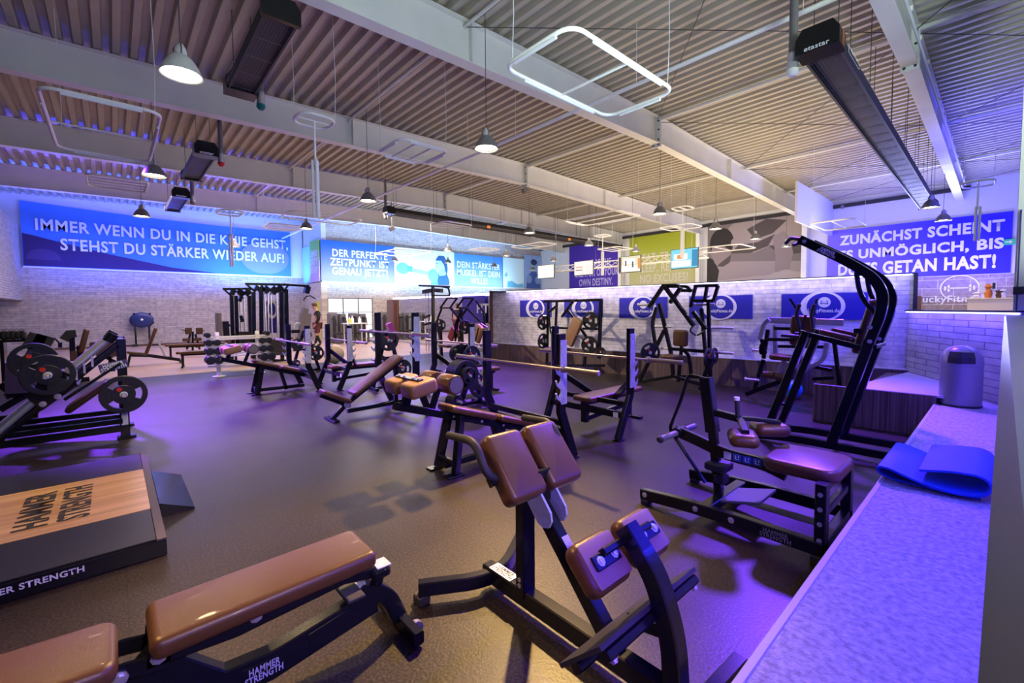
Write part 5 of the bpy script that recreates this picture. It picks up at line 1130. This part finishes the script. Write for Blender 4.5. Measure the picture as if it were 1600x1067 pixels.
# ---- pulldown machine
y = 8.1
t = machine('pulldown_machine', PY(1055, 600, y), 'tall plate-loaded pulldown machine in front of the third and fourth logo banners')
bars(t, 'left_leg', y, [[(998, 597), (1038, 516)], [(1030, 474), (1049, 553), (1052, 590)], [.4, (1026, 480), (1019, 505), (1025, 545)]], .065)
bars(t, 'right_leg', y, [[(1107, 470), (1110, 600)], [.3, (1096, 482), (1103, 560)], [-.3, (1110, 560), (1094, 609)]], .06)
bars(t, 'lever_arm', y, [[-.2, (1037, 446), (1014, 480)], [-.3, (1038, 447), (1084, 509)], [-.2, (1083, 487), (1103, 514)], [-.1, (1064, 449), (1047, 473)], [-.25, (1036, 447), (1062, 447)]], .07)
bars(t, 'gantry_frame', y, [[-.1, (1085, 447), (1122, 446)], [-.1, (1122, 446), (1115, 470)], [-.1, (1080, 470), (1115, 470)], [-.1, (1087, 447), (1079, 480)], [-.1, (1105, 447), (1101, 469)], [.1, (1064, 447), (1075, 448), (1079, 456)], [.1, (1062, 454), (1082, 454)]], .055)
bars(t, 'pull_handle', y, [[-.35, (1083, 509), (1077, 517), (1087, 524)], [-.35, (1102, 517), (1089, 524)]], .03, roundr=.016)
bars(t, 'cross_beam', y, [[(1049, 545), (1103, 549)]], .06); bars(t, 'base_rail', y, [[(1000, 597), (1052, 588), (1108, 589)], [-.2, (1053, 588), (1100, 602)]], .06)
bars(t, 'seat_post', y, [[(1065, 540), (1060, 596)], [.1, (1066, 545), (1077, 555), (1080, 588)]], .055)
for u, v in ((1024, 510), (1033, 544)): k = MB(); horn(k, PY(u, v, y), (1, 0, 0), .35, .02); k.build('weight_horn', M_bolt, t)
for u, v in ((1112, 512), (1112, 550), (1085, 476), (997, 476)): k = MB(); horn(k, PY(u, v, y), (1, 0, 0), .38, .022); k.build('weight_horn', M_bolt, t)
pad_at(t, 'back_pad', (1064, 515), (1063, 541), y-.25, .28, .10, M_lea); pad_at(t, 'seat_pad', (1038, 556), (1062, 559), y-.3, .32, .08, M_lea)
plate(PY(1016, 551, y-.2), (.8, -.6, 0), .20, 'plate on the left leg of the pulldown machine', PG); plate(PY(1108, 561, y-.1), (1, 0, 0), .20, 'larger plate edge-on at the right leg of the pulldown machine', PG); plate(PY(1116, 556, y-.1), (1, 0, 0), .15, 'smaller plate edge-on at the right leg of the pulldown machine', PG)
# ---- kneeling leg curl with silver frame
y = 7.95
M_sg = mat('silver_grey_paint', (.45, .47, .52), .35, .4)
t = machine('leg_curl_machine', PY(1240, 600, y), 'silver-framed leg curl machine with brown pads in front of the rightmost logo banner')
bars(t, 'top_shroud', y, [[.3, (1199, 500), (1318, 504)]], .10, .05, m=M_sg); bars(t, 'curved_post', y, [[.2, (1202, 499), (1194, 505), (1187, 530)], [.1, (1292, 535), (1288, 562), (1257, 579)], [.1, (1211, 508), (1212, 560)]], .06, m=M_sg)
bars(t, 'black_post', y, [[.2, (1302, 520), (1312, 602)], [(1193, 562), (1179, 608)], [-.1, (1200, 515), (1193, 560)], [.2, (1257, 570), (1300, 578)], [.2, (1270, 592), (1303, 590)]], .055)
bars(t, 'lever_bar', y, [[-.2, (1198, 530), (1240, 531)], [-.1, (1210, 513), (1245, 514)], [.1, (1216, 541), (1290, 542)], [-.15, (1190, 530), (1196, 552)]], .05)
bars(t, 'grip_bar', y, [[-.2, (1234, 467), (1248, 488)], [-.2, (1276, 467), (1271, 495)], [-.25, (1240, 530), (1248, 522), (1259, 492)]], .03, roundr=.018)
bars(t, 'base_rail', y, [[-.2, (1166, 616), (1185, 608), (1225, 594)]], .07)
bars(t, 'seat_stem', y, [[-.05, (1226, 562), (1214, 590)], [-.05, (1252, 562), (1248, 592)]], .06, m=M_sg)
pad_at(t, 'back_pad', (1256, 493), (1253, 523), y-.15, .32, .10, M_lea); pad_at(t, 'lower_back_pad', (1253, 525), (1250, 541), y-.1, .30, .08, M_lea); pad_at(t, 'seat_pad', (1206, 556), (1257, 562), y-.2, .34, .08, M_lea)
for a, b in (((1193, 584), (1209, 587)), ((1212, 588), (1228, 591))): MB().cyl(PY(*a, y-.3), PY(*b, y-.3), .055, 14).build('leg_roller', M_lea, t)
for u, v in ((1164, 592), (1176, 547)): k = MB(); horn(k, PY(u, v, y-.1), (1, 0, 0), .22, .02); k.build('weight_horn', M_bolt, t)
k = MB(); horn(k, PY(1189, 545, y-.1), (1, 0, 0), .08, .06); k.build('pivot_hub', M_black, t)
p = P(1237, 609.5, .14); tb = thing('exercise_ball', (p.x, p.y, 0), 'small bright blue exercise ball under the leg curl machine', 'ball')
MB().lathe([(.001, .0)]+[(.155*math.sin(a*math.pi/14), .155-.155*math.cos(a*math.pi/14)) for a in range(1, 14)]+[(.001, .31)], (p.x, p.y, 0), ZV, 20).build('ball_skin', M_ball, tb); MB().lathe([(.012, 0), (.012, .004)], (p.x, p.y, .308), ZV, 8).build('plug', M_white, tb)
# ---- high row machine left of the partition
y = 7.4
t = machine('high_row_machine', PY(715, 562, y), 'plate-loaded high row machine with ladder-like top levers beside the brown post')
for dx in (0, 25.5):
    bars(t, 'lever_frame', y, [[-.1, (699+dx, 466), (714+dx, 466)], [-.1, (714+dx, 466), (703+dx, 481)], [-.1, (688+dx, 481), (703+dx, 481)], [-.1, (699+dx, 466), (688+dx, 481)]], .045)
    bars(t, 'lever_arm', y, [[-.25, (704+dx, 481), (723+dx*1.2, 505)]], .06)
bars(t, 'curved_arm', y, [[(690, 482), (683, 500), (687, 530)], [(730, 482), (716, 500), (711, 535)], [-.3, (722, 484), (712, 505), (710, 528)], [.1, (744, 470), (757, 490), (757, 512)]], .05)
bars(t, 'main_post', y, [[.1, (720, 480), (723, 562)], [(688, 510), (690, 563)]], .08); bars(t, 'pull_handle', y, [[-.3, (751, 505), (762, 512)], [-.3, (748, 512), (743, 532)]], .03, roundr=.018)
bars(t, 'base_rail', y, [[(686, 566), (752, 568)], [-.4, (690, 573), (760, 571)]], .06); bars(t, 'weight_stop', y, [[(684, 530), (690, 560)]], .05, m=M_silver)
pad_at(t, 'seat_pad', (691, 539), (706, 541), y-.3, .3, .09, M_lea); pad_at(t, 'knee_pad', (709, 541), (725, 543), y-.3, .25, .09, M_lea); pad_at(t, 'chest_pad', (710, 513), (703, 531), y-.2, .25, .08, mat('red_leather', (.28, .04, .04), .4)); pad_at(t, 'back_pad', (752, 509), (744, 534), y-.2, .28, .08, M_tan); pad_at(t, 'lower_pad', (722, 548), (733, 551), y-.3, .22, .1, M_lea)
plate(PY(727, 511, y-.3), (.5, -.85, 0), .19, 'plate hanging at the centre of the high row machine', PG); plate(PY(687, 508, y-.2), (.8, -.6, 0), .18, 'plate on the left side of the high row machine', PG)
# ---- cable tower behind it
y = 8.7
t = machine('cable_tower', PY(680, 552, y), 'tall black cable tower with a chin-up handle left of the high row machine')
bars(t, 'main_post', y, [[(676.5, 447), (677, 551)]], .10); bars(t, 'top_beam', y, [[(655, 446), (702, 448)]], .07); bars(t, 'top_handle', y, [[(690, 448), (701, 450), (702.5, 458), (702, 462)], [(677, 462), (702, 462)]], .05)
bars(t, 'guide_rod', y, [[(665, 458), (666, 552)], [(669.5, 458), (670, 552)]], .03, m=M_chrome, roundr=.025); bars(t, 'pulley_cover', y, [[-.1, (662, 456), (673, 454)], [-.1, (680, 453), (690, 454)]], .14)
bars(t, 'cable_carriage', y, [[-.1, (662, 497), (671, 493)], [-.1, (661, 508), (672, 505)]], .08); bars(t, 'base_rail', y, [[(660, 552), (684, 553)]], .10)
M_scrn = mat('lilac_sheet', (.26, .22, .55), .6)
t = thing('wall_poster', (-13.3, 10.15, .7), 'violet poster with white lettering on the mirror wall beside the brown post', 'poster'); a, b = PY(722, 460, 10.12), PY(758, 505, 10.12)
MB().boxmm((a.x, 10.11, b.z), (b.x, 10.13, a.z), .002).build('sheet', INK(.05, .03, .42), t); text('FIT', ((a.x+b.x)/2+.6, 10.10, (a.z+b.z)/2), (1, 0, 0), ZV, .7, .35, M_whitep, parent=t, bold=.03)
# ---- cable jungle in front of the left wall
X0 = -14.9
def pz(u, v, dx=0): return PX(u, v, X0+dx)
def segs(t, name, L_, w, m=M_black, dx=0, r=None, up=V((1, 0, 0))):
    for s_ in L_:
        pts = [pz(u, v, dx) for u, v in s_]
        if r: MB().tube(pts, r, 8).build(name, m, t)
        else: MB().path(pts, w, w, up=up).build(name, m, t)
t = machine('cable_station', (X0, 3.2, 0), 'tall black multi-stack cable station with a pulldown bar on a long arm')
segs(t, 'upright_post', [[(408, 452), (409, 562)], [(439, 456), (441, 562)], [(396, 456), (397, 556)], [(447, 452), (449, 556)]], .10)
segs(t, 'top_beam', [[(383, 443.5), (452, 445)], [(443, 444.5), (483, 447)]], .07); segs(t, 'beam_bracket', [[(386, 445), (399, 456)], [(450, 446), (441, 458)]], .05)
segs(t, 'pulley_cover', [[(398, 449), (402, 451)], [(412, 449), (420, 456)], [(424, 449), (432, 458)], [(434, 447), (440, 455)], [(405, 448), (410, 455)]], .18); segs(t, 'guide_rod', [[(413, 458), (416, 535)], [(418.5, 458), (420, 535)], [(423, 457), (425.5, 532)], [(432, 457), (434, 532)], [(443, 458), (444, 540)]], .03, M_chrome, r=.02)
segs(t, 'arm_pulley', [[(476, 452), (483, 454)]], .22); segs(t, 'pulldown_bar', [[(474, 469), (479, 463), (485, 462), (493, 467)]], .03, r=.018); segs(t, 'cable', [[(481, 456), (482, 463)], [(484, 456), (485, 463)]], .01, M_bolt, r=.008)
ws = MB(); a, b = pz(420, 531), pz(446, 554)
for i in range(12): ws.boxmm((X0-.1, a.y, b.z+(a.z-b.z)*i/12+.004), (X0+.14, b.y, b.z+(a.z-b.z)*(i+1)/12), .003)
ws.build('weight_stack', mat('dark_stack', (.05, .045, .04), .5), t)
segs(t, 'base_rail', [[(395, 563), (452, 565)]], .12); bb = MB(); a, b = pz(416, 471, -.6), pz(433, 520, -.6); bb.boxmm((X0-.62, a.y, b.z), (X0-.58, b.y, a.z), .003); p = bb.build('blue_backboard', INK(.02, .012, .30), t)
a = pz(425, 483, -.57); ring_ = MB(); ring_.rings([[a+V((0, q*math.cos(i*.3307)*.13, q*math.sin(i*.3307)*.26)) for i in range(19)] for q in (.8, 1.15)], caps=False); ring_.build('emblem', M_whitep, p)
t = machine('cable_station', (X0-2, 3, 0), 'second black cable station with bracketed top, left behind the tall one'); X0 -= 1.6
segs(t, 'upright_post', [[(361.5, 462), (364, 540)], [(368.5, 462), (371, 540)], [(390, 462), (393, 545)]], .10); segs(t, 'top_beam', [[(348, 451.5), (393, 451)]], .07); segs(t, 'beam_bracket', [[(350, 452), (362, 463)], [(391, 452), (386, 463)]], .05)
segs(t, 'pulley_cover', [[(360, 455), (367, 458)], [(372, 453), (380, 462)], [(383, 454), (390, 460)], [(373, 466), (378, 468)]], .18); segs(t, 'guide_rod', [[(375, 465), (377, 535)], [(381, 464), (383, 535)], [(387, 463), (389, 535)]], .03, M_chrome, r=.02); segs(t, 'base_rail', [[(358, 543), (396, 546)]], .12); segs(t, 'cable_handle', [[(376, 493), (379, 503)]], .09)
ws = MB(); a, b = pz(374, 518), pz(390, 543); ws.boxmm((X0-.1, a.y, b.z), (X0+.14, b.y, a.z), .01); ws.build('weight_stack', M_rub, t)
X0 = -20.4
t = machine('weight_stack_machine', (X0, 2.9, 0), 'grey-shrouded weight machine left of the cable stations')
a, b = pz(338, 488), pz(348, 545); sh = MB().boxmm((X0-.4, a.y, 0), (X0+.1, b.y, a.z), .03); sh.build('shroud', M_grey, t); segs(t, 'seat_back', [[(352, 502), (354, 528)]], .2); segs(t, 'press_arm', [[(349, 503), (362, 510), (366, 525)]], .07); segs(t, 'seat', [[(352, 530), (366, 532)]], .25, M_lea); segs(t, 'seat_stem', [[(358, 532), (358, 545)]], .1)
# ---- dumbbell rack on the floor edge, and its dumbbells
X0 = -12.45
t = machine('dumbbell_rack', (X0, 2.25, 0), 'white railed dumbbell rack standing on the edge of the dark floor', 'dumbbell rack')
ya, yb = P(342, 588).y, P(406, 583).y
for y_ in (ya, yb):
    MB().path([(X0, y_, .03), (X0-.05, y_, .95), (X0-.12, y_, 1.02)], .08, .10, up=V((1, 0, 0))).build('post', M_white, t)
    MB().lathe([(.14, 0), (.14, .015), (.06, .03)], (X0, y_, 0), ZV, 14).build('foot', M_white, t)
lv = [(.93, -.10), (.74, -.02), (.54, .06), (.33, .14)]
for z_, dx in lv:
    for k in (0, .13): MB().bar((X0+dx+k, ya-.25, z_-k*.35), (X0+dx+k, yb+.25, z_-k*.35), .03, .045).build('rail', M_white, t)
MB().bar((X0, ya, .10), (X0, yb, .10), .05, .05).build('lower_rail', M_white, t)
PD = None; rows = ['top', 'second', 'third', 'lowest']
for i, (z_, dx) in enumerate(lv):
    for j, y_ in enumerate((ya-.20, ya-.03, yb+.06, yb+.22) if i else (ya-.2, yb+.2)):
        r_ = (.06, .075, .085, .095)[i]; c = V((X0+dx+.065, y_, z_+r_+.0))
        end = 'left' if y_ < (ya+yb)/2 else 'right'
        lb = 'dark %s dumbbell on the %s tier at the %s end of the white rack' % ('outer' if j in (0, (3 if i else 1)) else 'inner', rows[i], end)
        d_ = thing('dumbbell', c, lb, 'dumbbell', 'dumbbells on the white rack')
        for s_ in (-1, 1): MB().lathe([(.02, 0), (r_*.9, .002), (r_, .012), (r_, .075), (r_*.9, .085), (.02, .087)], c+V((s_*.055, 0, 0)), (s_, 0, 0), 16).build('head', M_rub, d_)
        MB().cyl(c-V((.06, 0, 0)), c+V((.06, 0, 0)), .016, 10).build('handle', M_chrome, d_)
# ---- benches on the pale floor by the left wall
def flat_bench(name, a, b, z, label, n=2):
    a, b = V(a), V(b); d = (b-a).normalized(); sd = V((-d.y, d.x, 0)); t = thing(name, (a+b)/2, label, 'bench')
    MB().pad((a+b)/2+ZV*(z-.035), d, sd, ZV, (b-a).length, .28, .07, .05, .025).build('bench_pad', M_lea, t); MB().bar(a+d*.1+ZV*(z-.10), b-d*.1+ZV*(z-.10), .06, .05).build('spine', M_black, t)
    for p in (a+d*.14, b-d*.14):
        MB().bar(p+ZV*.03, p+ZV*(z-.08), .06, .06).build('leg', M_black, t); MB().bar(p-sd*.2+ZV*.02, p+sd*.2+ZV*.02, .05, .04).build('foot', M_black, t)
flat_bench('flat_bench', (-18.7, 1.25, 0), (-18.4, 2.9, 0), .46, 'flat brown bench on the pale floor behind the other flat bench')
flat_bench('flat_bench', (-15.2, 1.25, 0), (-14.9, 2.75, 0), .45, 'flat brown bench on the pale floor just left of the dumbbell rack')
t = thing('adjustable_bench', (-16.7, .9, 0), 'adjustable bench with raised brown back pad on the pale floor', 'bench'); x = -16.7
MB().pad((x, .48, .36), (0, 1, -.2), (1, 0, 0), (0, .2, 1), .46, .30, .07, .05, .02).build('seat_pad', M_lea, t); MB().pad((x, .80, .70), (0, .32, .95), (1, 0, 0), (0, -.95, .32), .80, .28, .08, .05, .025).build('back_pad', M_lea, t)
MB().path([(x, .3, .32), (x, .75, .27), (x, 1.45, .09)], .08, .09).build('base_beam', M_black, t); MB().bar((x, .32, .3), (x, .26, .03), .06).build('front_leg', M_black, t); MB().bar((x-.25, .26, .03), (x+.25, .26, .03), .05).build('front_foot', M_black, t); MB().bar((x, .98, .62), (x, 1.12, .2), .05).build('support_strut', M_silver, t); MB().bar((x-.2, 1.48, .06), (x+.2, 1.48, .06), .08).build('rear_foot', M_grip, t)
X0 = -21.0
t = machine('roman_chair', (X0, 2.3, 0), 'small black roman chair with paired dark pads near the left wall')
for L_, w in (([(289, 517), (300, 517)], .0), ([(306, 517), (317, 517)], 0), ([(285, 531), (298, 531)], 0), ([(303, 530), (315, 530)], 0), ([(289, 540), (296, 541)], 0), ([(305, 540), (312, 541)], 0)):
    a, b = pz(*L_[0]), pz(*L_[1]); hh = .26 if L_[0][1] < 520 else .13
    MB().pad((a+b)/2, (0, 1, 0), ZV, (1, 0, 0), (b-a).length, hh, .08, .03, .02).build('pad', M_lea, t)
segs(t, 'post', [[(301, 518), (301, 549)], [(297, 522), (292, 546)], [(305, 522), (312, 546)]], .07); segs(t, 'base_rail', [[(290, 549), (314, 549)]], .08); segs(t, 'handle', [[(283, 515), (290, 517)], [(314, 516), (320, 517)]], .03)
X0 = -26.0
t = thing('balance_board_stand', (X0, .75, 0), 'dark blue balance dome in a handled stand against the left brick wall', 'balance trainer')
a = pz(221.5, 500); MB().lathe([(.001, .10)]+[((.43)*math.sin(k*math.pi/16), .10*math.cos(k*math.pi/16)) for k in range(1, 16)]+[(.001, -.10)], a, (1, 0, 0), 22).build('dome', M_bdark, t).scale = (1, 1, .72)
o = t.children[-1]; o.location.z = 0
for me_v in o.data.vertices: me_v.co.z = (me_v.co.z-(a.z-0))*.80+(a.z-0)
o.scale = (1, 1, 1)
MB().lathe([(.05, 0), (.001, .02)], a+V((.11, 0, .02)), (1, 0, 0), 10).build('valve', M_white, t)
segs(t, 'handle_tube', [[(209.5, 489), (209, 497), (204, 504), (211, 510), (213, 541)], [(234, 489), (234, 497), (240, 504), (233, 510), (234, 541)]], .05, M_black, r=.035); segs(t, 'foot', [[(206, 541), (216, 541)], [(231, 541), (252, 540)]], .16, M_grip)
# ---- dark cluster of benches behind the leg press
X0 = -13.6
t = machine('incline_bench', (X0, -.4, 0), 'bench with upright brown back pad behind the leg press', 'bench')
a, b = pz(136, 514), pz(126, 552); MB().pad((a+b)/2, (b-a), (1, 0, 0), (b-a).cross(V((1, 0, 0))), (b-a).length, .32, .10, .05, .03).build('back_pad', M_lea, t); segs(t, 'support', [[(124, 540), (126, 590)], [(112, 520), (114, 560)]], .09); segs(t, 'arm_pad', [[(100, 531), (108, 522), (119, 521)]], .16, M_grip); segs(t, 'seat', [[(110, 556), (122, 556)]], .22, M_lea); segs(t, 'base_rail', [[(100, 597), (140, 592)]], .10)
t = machine('low_bench', (X0-.6, .0, 0), 'long low bench seen just left of the leg press upright', 'bench'); segs(t, 'bench_pad', [[(140, 540), (186, 541)]], .16, M_lea); segs(t, 'lower_pad', [[(150, 551), (186, 552)]], .14, M_lea); segs(t, 'frame', [[(145, 547), (180, 550)], [(160, 556), (180, 565)], [(172, 556), (172, 577)]], .06); segs(t, 'steel_bar', [[(160, 548), (178, 558)]], .05, M_silver); segs(t, 'foot', [[(166, 578), (180, 577)]], .08)
X0 = -12.5
t = machine('hip_bench', (X0, -1.0, 0), 'dark angled bench with tilted black pads at the far left', 'bench'); segs(t, 'tilted_pad', [[(73, 524), (54, 558)], [(62, 522), (49, 545)]], .26, M_grip); segs(t, 'base_rail', [[(40, 600), (90, 592)]], .10); segs(t, 'post', [[(60, 555), (64, 597)]], .10); segs(t, 'cable_loop', [[(72, 527), (85, 528), (94, 537), (95, 540)]], .03, r=.015); segs(t, 'handle_bulb', [[(91, 539), (97, 539)]], .10)
X0 = -14.5
t = thing('storage_shelf', (X0, -1.7, 0), 'low black shelf holding dark bags at the left edge of the hall', 'shelf'); a, b = pz(-40, 533), pz(48, 537); MB().boxmm((X0-.4, a.y, a.z-.05), (X0, b.y, a.z)).build('shelf_board', M_black, t)
for u in (-38, 2, 45): q = pz(u, 535); MB().boxmm((X0-.4, q.y-.03, 0), (X0, q.y+.03, a.z-.05)).build('shelf_side', M_black, t)
zt_ = a.z
for i, (u, w_) in enumerate(((4, .10), (11, .12), (19, .10), (27, .11), (35, .10))):
    q = pz(u, 530); tt = thing('sandbag', (X0-.2, q.y, zt_), ['first', 'second', 'third', 'fourth', 'fifth'][i]+' dark bag from the left on the low black shelf', 'bag', 'dark bags on the low shelf')
    MB().pad((X0-.2, q.y, zt_+.10), (1, 0, 0), (0, 1, 0), ZV, .34, w_*1.15, .20-.02*(i % 2), .05, .06).build('bag_body', M_grip, tt); MB().tube(arc([V((X0-.05, q.y-.05, zt_+.19)), V((X0-.05, q.y, zt_+.25)), V((X0-.05, q.y+.05, zt_+.19))], .05), .008, 6).build('bag_handle', M_grey, tt)
t = machine('stepped_machine', (-9.6, -1.3, 0), 'low dark machine with levers behind the leg press sled'); X0 = -9.6; segs(t, 'lever', [[(8, 618), (40, 598)], [(10, 622), (36, 610)]], .05, M_grip); segs(t, 'frame', [[(0, 640), (48, 612), (56, 596)], [(0, 600), (30, 620)]], .09); segs(t, 'shroud', [[(34, 565), (34, 612)]], .3, mat('dark_violet_shroud', (.05, .03, .08), .5)); segs(t, 'base_rail', [[(0, 655), (60, 650)]], .1)
# ---- person walking by the yellow door
def person():
    b = P(497, 541); b.z = 0; fx = V((.2, .98, 0)).normalized(); sx = V((.98, -.2, 0)).normalized(); hgt = PX(490, 473, b.x).z; k = hgt/1.78
    t = thing('person', b, 'person in a dark top and dark red shorts looking down beside the yellow door', 'person')
    J = {'pel': (0, 0, .95), 'spi': (0, .02, 1.15), 'che': (0, .04, 1.38), 'nec': (0, .03, 1.50), 'hed': (0, -.04, 1.64), 'hdt': (0, -.07, 1.74)}
    vs, es, rs = [], [], []
    def add(p, r, par=None):
        vs.append(b+(sx*p[0]+fx*p[1])*k+ZV*p[2]*k); rs.append(r*k)
        if par is not None: es.append((par, len(vs)-1))
        return len(vs)-1
    pe = add((0, 0, .95), .15); sp = add((0, .0, 1.15), .145, pe); ch = add((0, -.01, 1.36), .16, sp); ne = add((0, -.04, 1.50), .06, ch); hd = add((0, -.10, 1.60), .085, ne); ht = add((0, -.115, 1.70), .085, hd)
    no = add((0, -.21, 1.60), .022, hd)
    for s_ in (-1, 1):
        sh = add((s_*.17, -.01, 1.40), .07, ch); el = add((s_*.22, .04, 1.13), .05, sh); wr = add((s_*.20, -.10, .92), .035, el); ha = add((s_*.19, -.14, .84), .035, wr)
        for q in range(3): add((s_*(.17+.02*q), -.17, .77), .012, ha)
        add((s_*.15, -.18, .82), .013, ha)
        hp = add((s_*.09, 0, .88), .10, pe); kn = add((s_*.10, -.05*s_-.02, .50), .065, hp); an = add((s_*.10, .10*s_, .09), .042, kn); add((s_*.10, .10*s_-.15, .03), .035, an)
    me = bpy.data.meshes.new('body'); me.from_pydata([p-b for p in vs], es, []); o = bpy.data.objects.new('body', me); COL.objects.link(o); o.parent = t; me.materials.append(M_skin)
    sk_ = o.modifiers.new('skin', 'SKIN'); 
    for i, sv in enumerate(me.skin_vertices[0].data): sv.radius = (rs[i], rs[i]); sv.use_root = (i == 0)
    sb = o.modifiers.new('sub', 'SUBSURF'); sb.levels = 1; sb.render_levels = 2
    def shell(name, idx, gr, m):
        me2 = bpy.data.meshes.new(name); mp = {q: i for i, q in enumerate(idx)}
        me2.from_pydata([vs[q]-b for q in idx], [(mp[e[0]], mp[e[1]]) for e in es if e[0] in mp and e[1] in mp], []); o2 = bpy.data.objects.new(name, me2); COL.objects.link(o2); o2.parent = t; me2.materials.append(m)
        o2.modifiers.new('skin', 'SKIN')
        for i, sv in enumerate(me2.skin_vertices[0].data): r_ = rs[idx[i]]+gr*k; sv.radius = (r_, r_); sv.use_root = (i == 0)
        s2 = o2.modifiers.new('sub', 'SUBSURF'); s2.levels = 1; s2.render_levels = 2
    A = 7
    L0, L1 = 7, 19
    shell('jacket', [1, 2, 7, 8, 9, 19, 20, 21], .022, M_cloth)
    shell('shorts', [0, 15, 16, 27, 28], .02, M_shorts)
    shell('trousers_lower', [16, 17], .008, M_cloth); shell('trousers_lower', [28, 29], .008, M_cloth); shell('shoe', [17, 18], .012, M_cloth); shell('shoe', [29, 30], .012, M_cloth)
    hm = MB(); c = vs[5]; hm.lathe([(.092*k, -.05*k), (.104*k, 0), (.095*k, .05*k), (.05*k, .09*k), (.001, .10*k)], c+fx*.02*k, ZV-fx*.25, 14); hm.build('hair', M_hair, t)
person()
def to_floor(x, pts, name, parent, w=.07):
    for u, v in pts:
        q = PX(u, v, x); MB().boxmm((x-w, q.y-w, 0), (x+w, q.y+w, max(.03, q.z)), .004).build(name, M_black, parent)
for o in list(COL.objects):
    lb = o.get('label', '')
    if lb.startswith('second black cable station'): to_floor(-16.5, [(360, 543), (395, 546)], 'floor_foot', o)
    if lb.startswith('dark angled bench'): to_floor(-12.5, [(44, 600), (86, 593)], 'floor_foot', o)
    if lb.startswith('tall black multi-stack'): to_floor(-14.9, [(397, 563), (450, 565)], 'floor_foot', o)
# ---- machines before the glazed door
for i, (u0, u1, vt, lb) in enumerate(((512, 527, 489, 'first grey weight-stack tower from the left before the glazed door'), (528, 540, 490, 'second grey weight-stack tower from the left before the glazed door'), (545, 558, 489, 'third grey weight-stack tower from the left before the glazed door'), (559.5, 571, 490, 'fourth grey weight-stack tower from the left before the glazed door'), (591, 604, 487, 'fifth grey weight-stack tower, right of the glazed door'))):
    X0 = -21.5; a, b = pz(u0, vt), pz(u1, 528); t = machine('weight_stack_machine', (X0, (a.y+b.y)/2, 0), lb, 'gym machine', 'grey weight machines by the glazed door')
    w_ = b.y-a.y; MB().pad((X0, (a.y+b.y)/2, a.z/2), (0, 1, 0), (1, 0, 0), ZV, w_, .5, a.z, .15, .05).build('shroud', M_grey, t); MB().boxmm((X0+.24, (a.y+b.y)/2-w_*.18, .2), (X0+.262, (a.y+b.y)/2+w_*.18, a.z-.15), .004).build('stack_window', M_grill, t)
    MB().pad((X0+.75, (a.y+b.y)/2, .48), (1, 0, 0), (0, 1, 0), ZV, .4, .35, .08, .05, .03).build('seat_pad', M_grip, t); MB().bar((X0+.75, (a.y+b.y)/2, .0), (X0+.75, (a.y+b.y)/2, .45), .1).build('seat_stem', M_grey, t); MB().bar((X0+.2, (a.y+b.y)/2, .06), (X0+1.0, (a.y+b.y)/2, .06), .1, .08).build('base_rail', M_grey, t)
    MB().tube(arc([V((X0+.25, a.y+.1, 1.15)), V((X0+.7, a.y+.1, 1.2)), V((X0+.8, a.y+.1, .85))], .1), .03, 8).build('press_arm', M_grip, t)
X0 = -18.2
t = machine('stair_climber', (X0, 5.6, 0), 'dark upright cardio machine with bent rails left of the person'); segs(t, 'console', [[(472, 487), (480, 488)]], .3, M_grey); segs(t, 'column', [[(477, 490), (474, 530)]], .35, M_grey); segs(t, 'hand_rail', [[(465, 504), (461, 508), (460, 535)], [(463, 506), (472, 505)]], .06, M_silver, r=.04); segs(t, 'step_rail', [[(455, 518), (480, 517)], [(458, 540), (486, 541)]], .12); to_floor(X0, [(461, 541), (483, 541)], 'floor_foot', t)
X0 = -19.9
t = thing('side_table', (X0, 8.6, 0), 'white table with bottles in front of the glazed door', 'table'); a, b = pz(538, 505), pz(571, 505); MB().boxmm((X0-.3, a.y, a.z-.04), (X0+.3, b.y, a.z)).build('table_top', M_white, t)
for y_ in (a.y+.08, b.y-.08):
    for dx in (-.25, .25): MB().bar((X0+dx, y_, 0), (X0+dx, y_, a.z-.04), .04).build('leg', M_white, t)
for u, m_, lb, hh in ((546, M_yel, 'yellow bottle on the white table by the glazed door', .28), (550.5, M_white, 'white spray bottle on the white table by the glazed door', .34), (562, M_white, 'white box of wipes on the white table by the glazed door', .30)):
    q = pz(u, 505); tt = thing('bottle', (X0, q.y, a.z), lb, 'bottle'); MB().lathe([(.07, 0), (.07, hh*.6), (.025, hh*.75)], (X0, q.y, a.z), ZV, 12).build('bottle_body', m_, tt); MB().lathe([(.025, hh*.74), (.03, hh*.8), (.02, hh)], (X0, q.y, a.z), ZV, 10).build('bottle_cap', M_white, tt)
p = P(543.5, 549); tt = thing('exercise_ball', (p.x+3, p.y-1.2, 0), 'pale cream exercise ball on the pale floor behind the rack rows', 'ball'); q = P(522, 553, .28); tt.location = (q.x, q.y, 0)
MB().lathe([(.001, .0)]+[(.28*math.sin(a_*math.pi/14), .28-.28*math.cos(a_*math.pi/14)) for a_ in range(1, 14)]+[(.001, .56)], (q.x, q.y, 0), ZV, 20).build('ball_skin', mat('cream_vinyl', (.62, .52, .44), .4), tt); MB().lathe([(.015, 0), (.015, .005)], (q.x, q.y, .558), ZV, 8).build('plug', M_grey, tt)
X0 = -16.8
t = machine('upright_bench', (X0, 8.4, 0), 'small bench with a bright violet back pad behind the furthest plates', 'bench'); segs(t, 'back_pad', [[(607, 505), (614, 522)]], .22, mat('violet_pad', (.30, .04, .38), .4)); segs(t, 'seat_pad', [[(612, 527), (622, 529)]], .18, M_lea); segs(t, 'frame', [[(614, 520), (617, 545)], [(608, 545), (626, 546)]], .08)
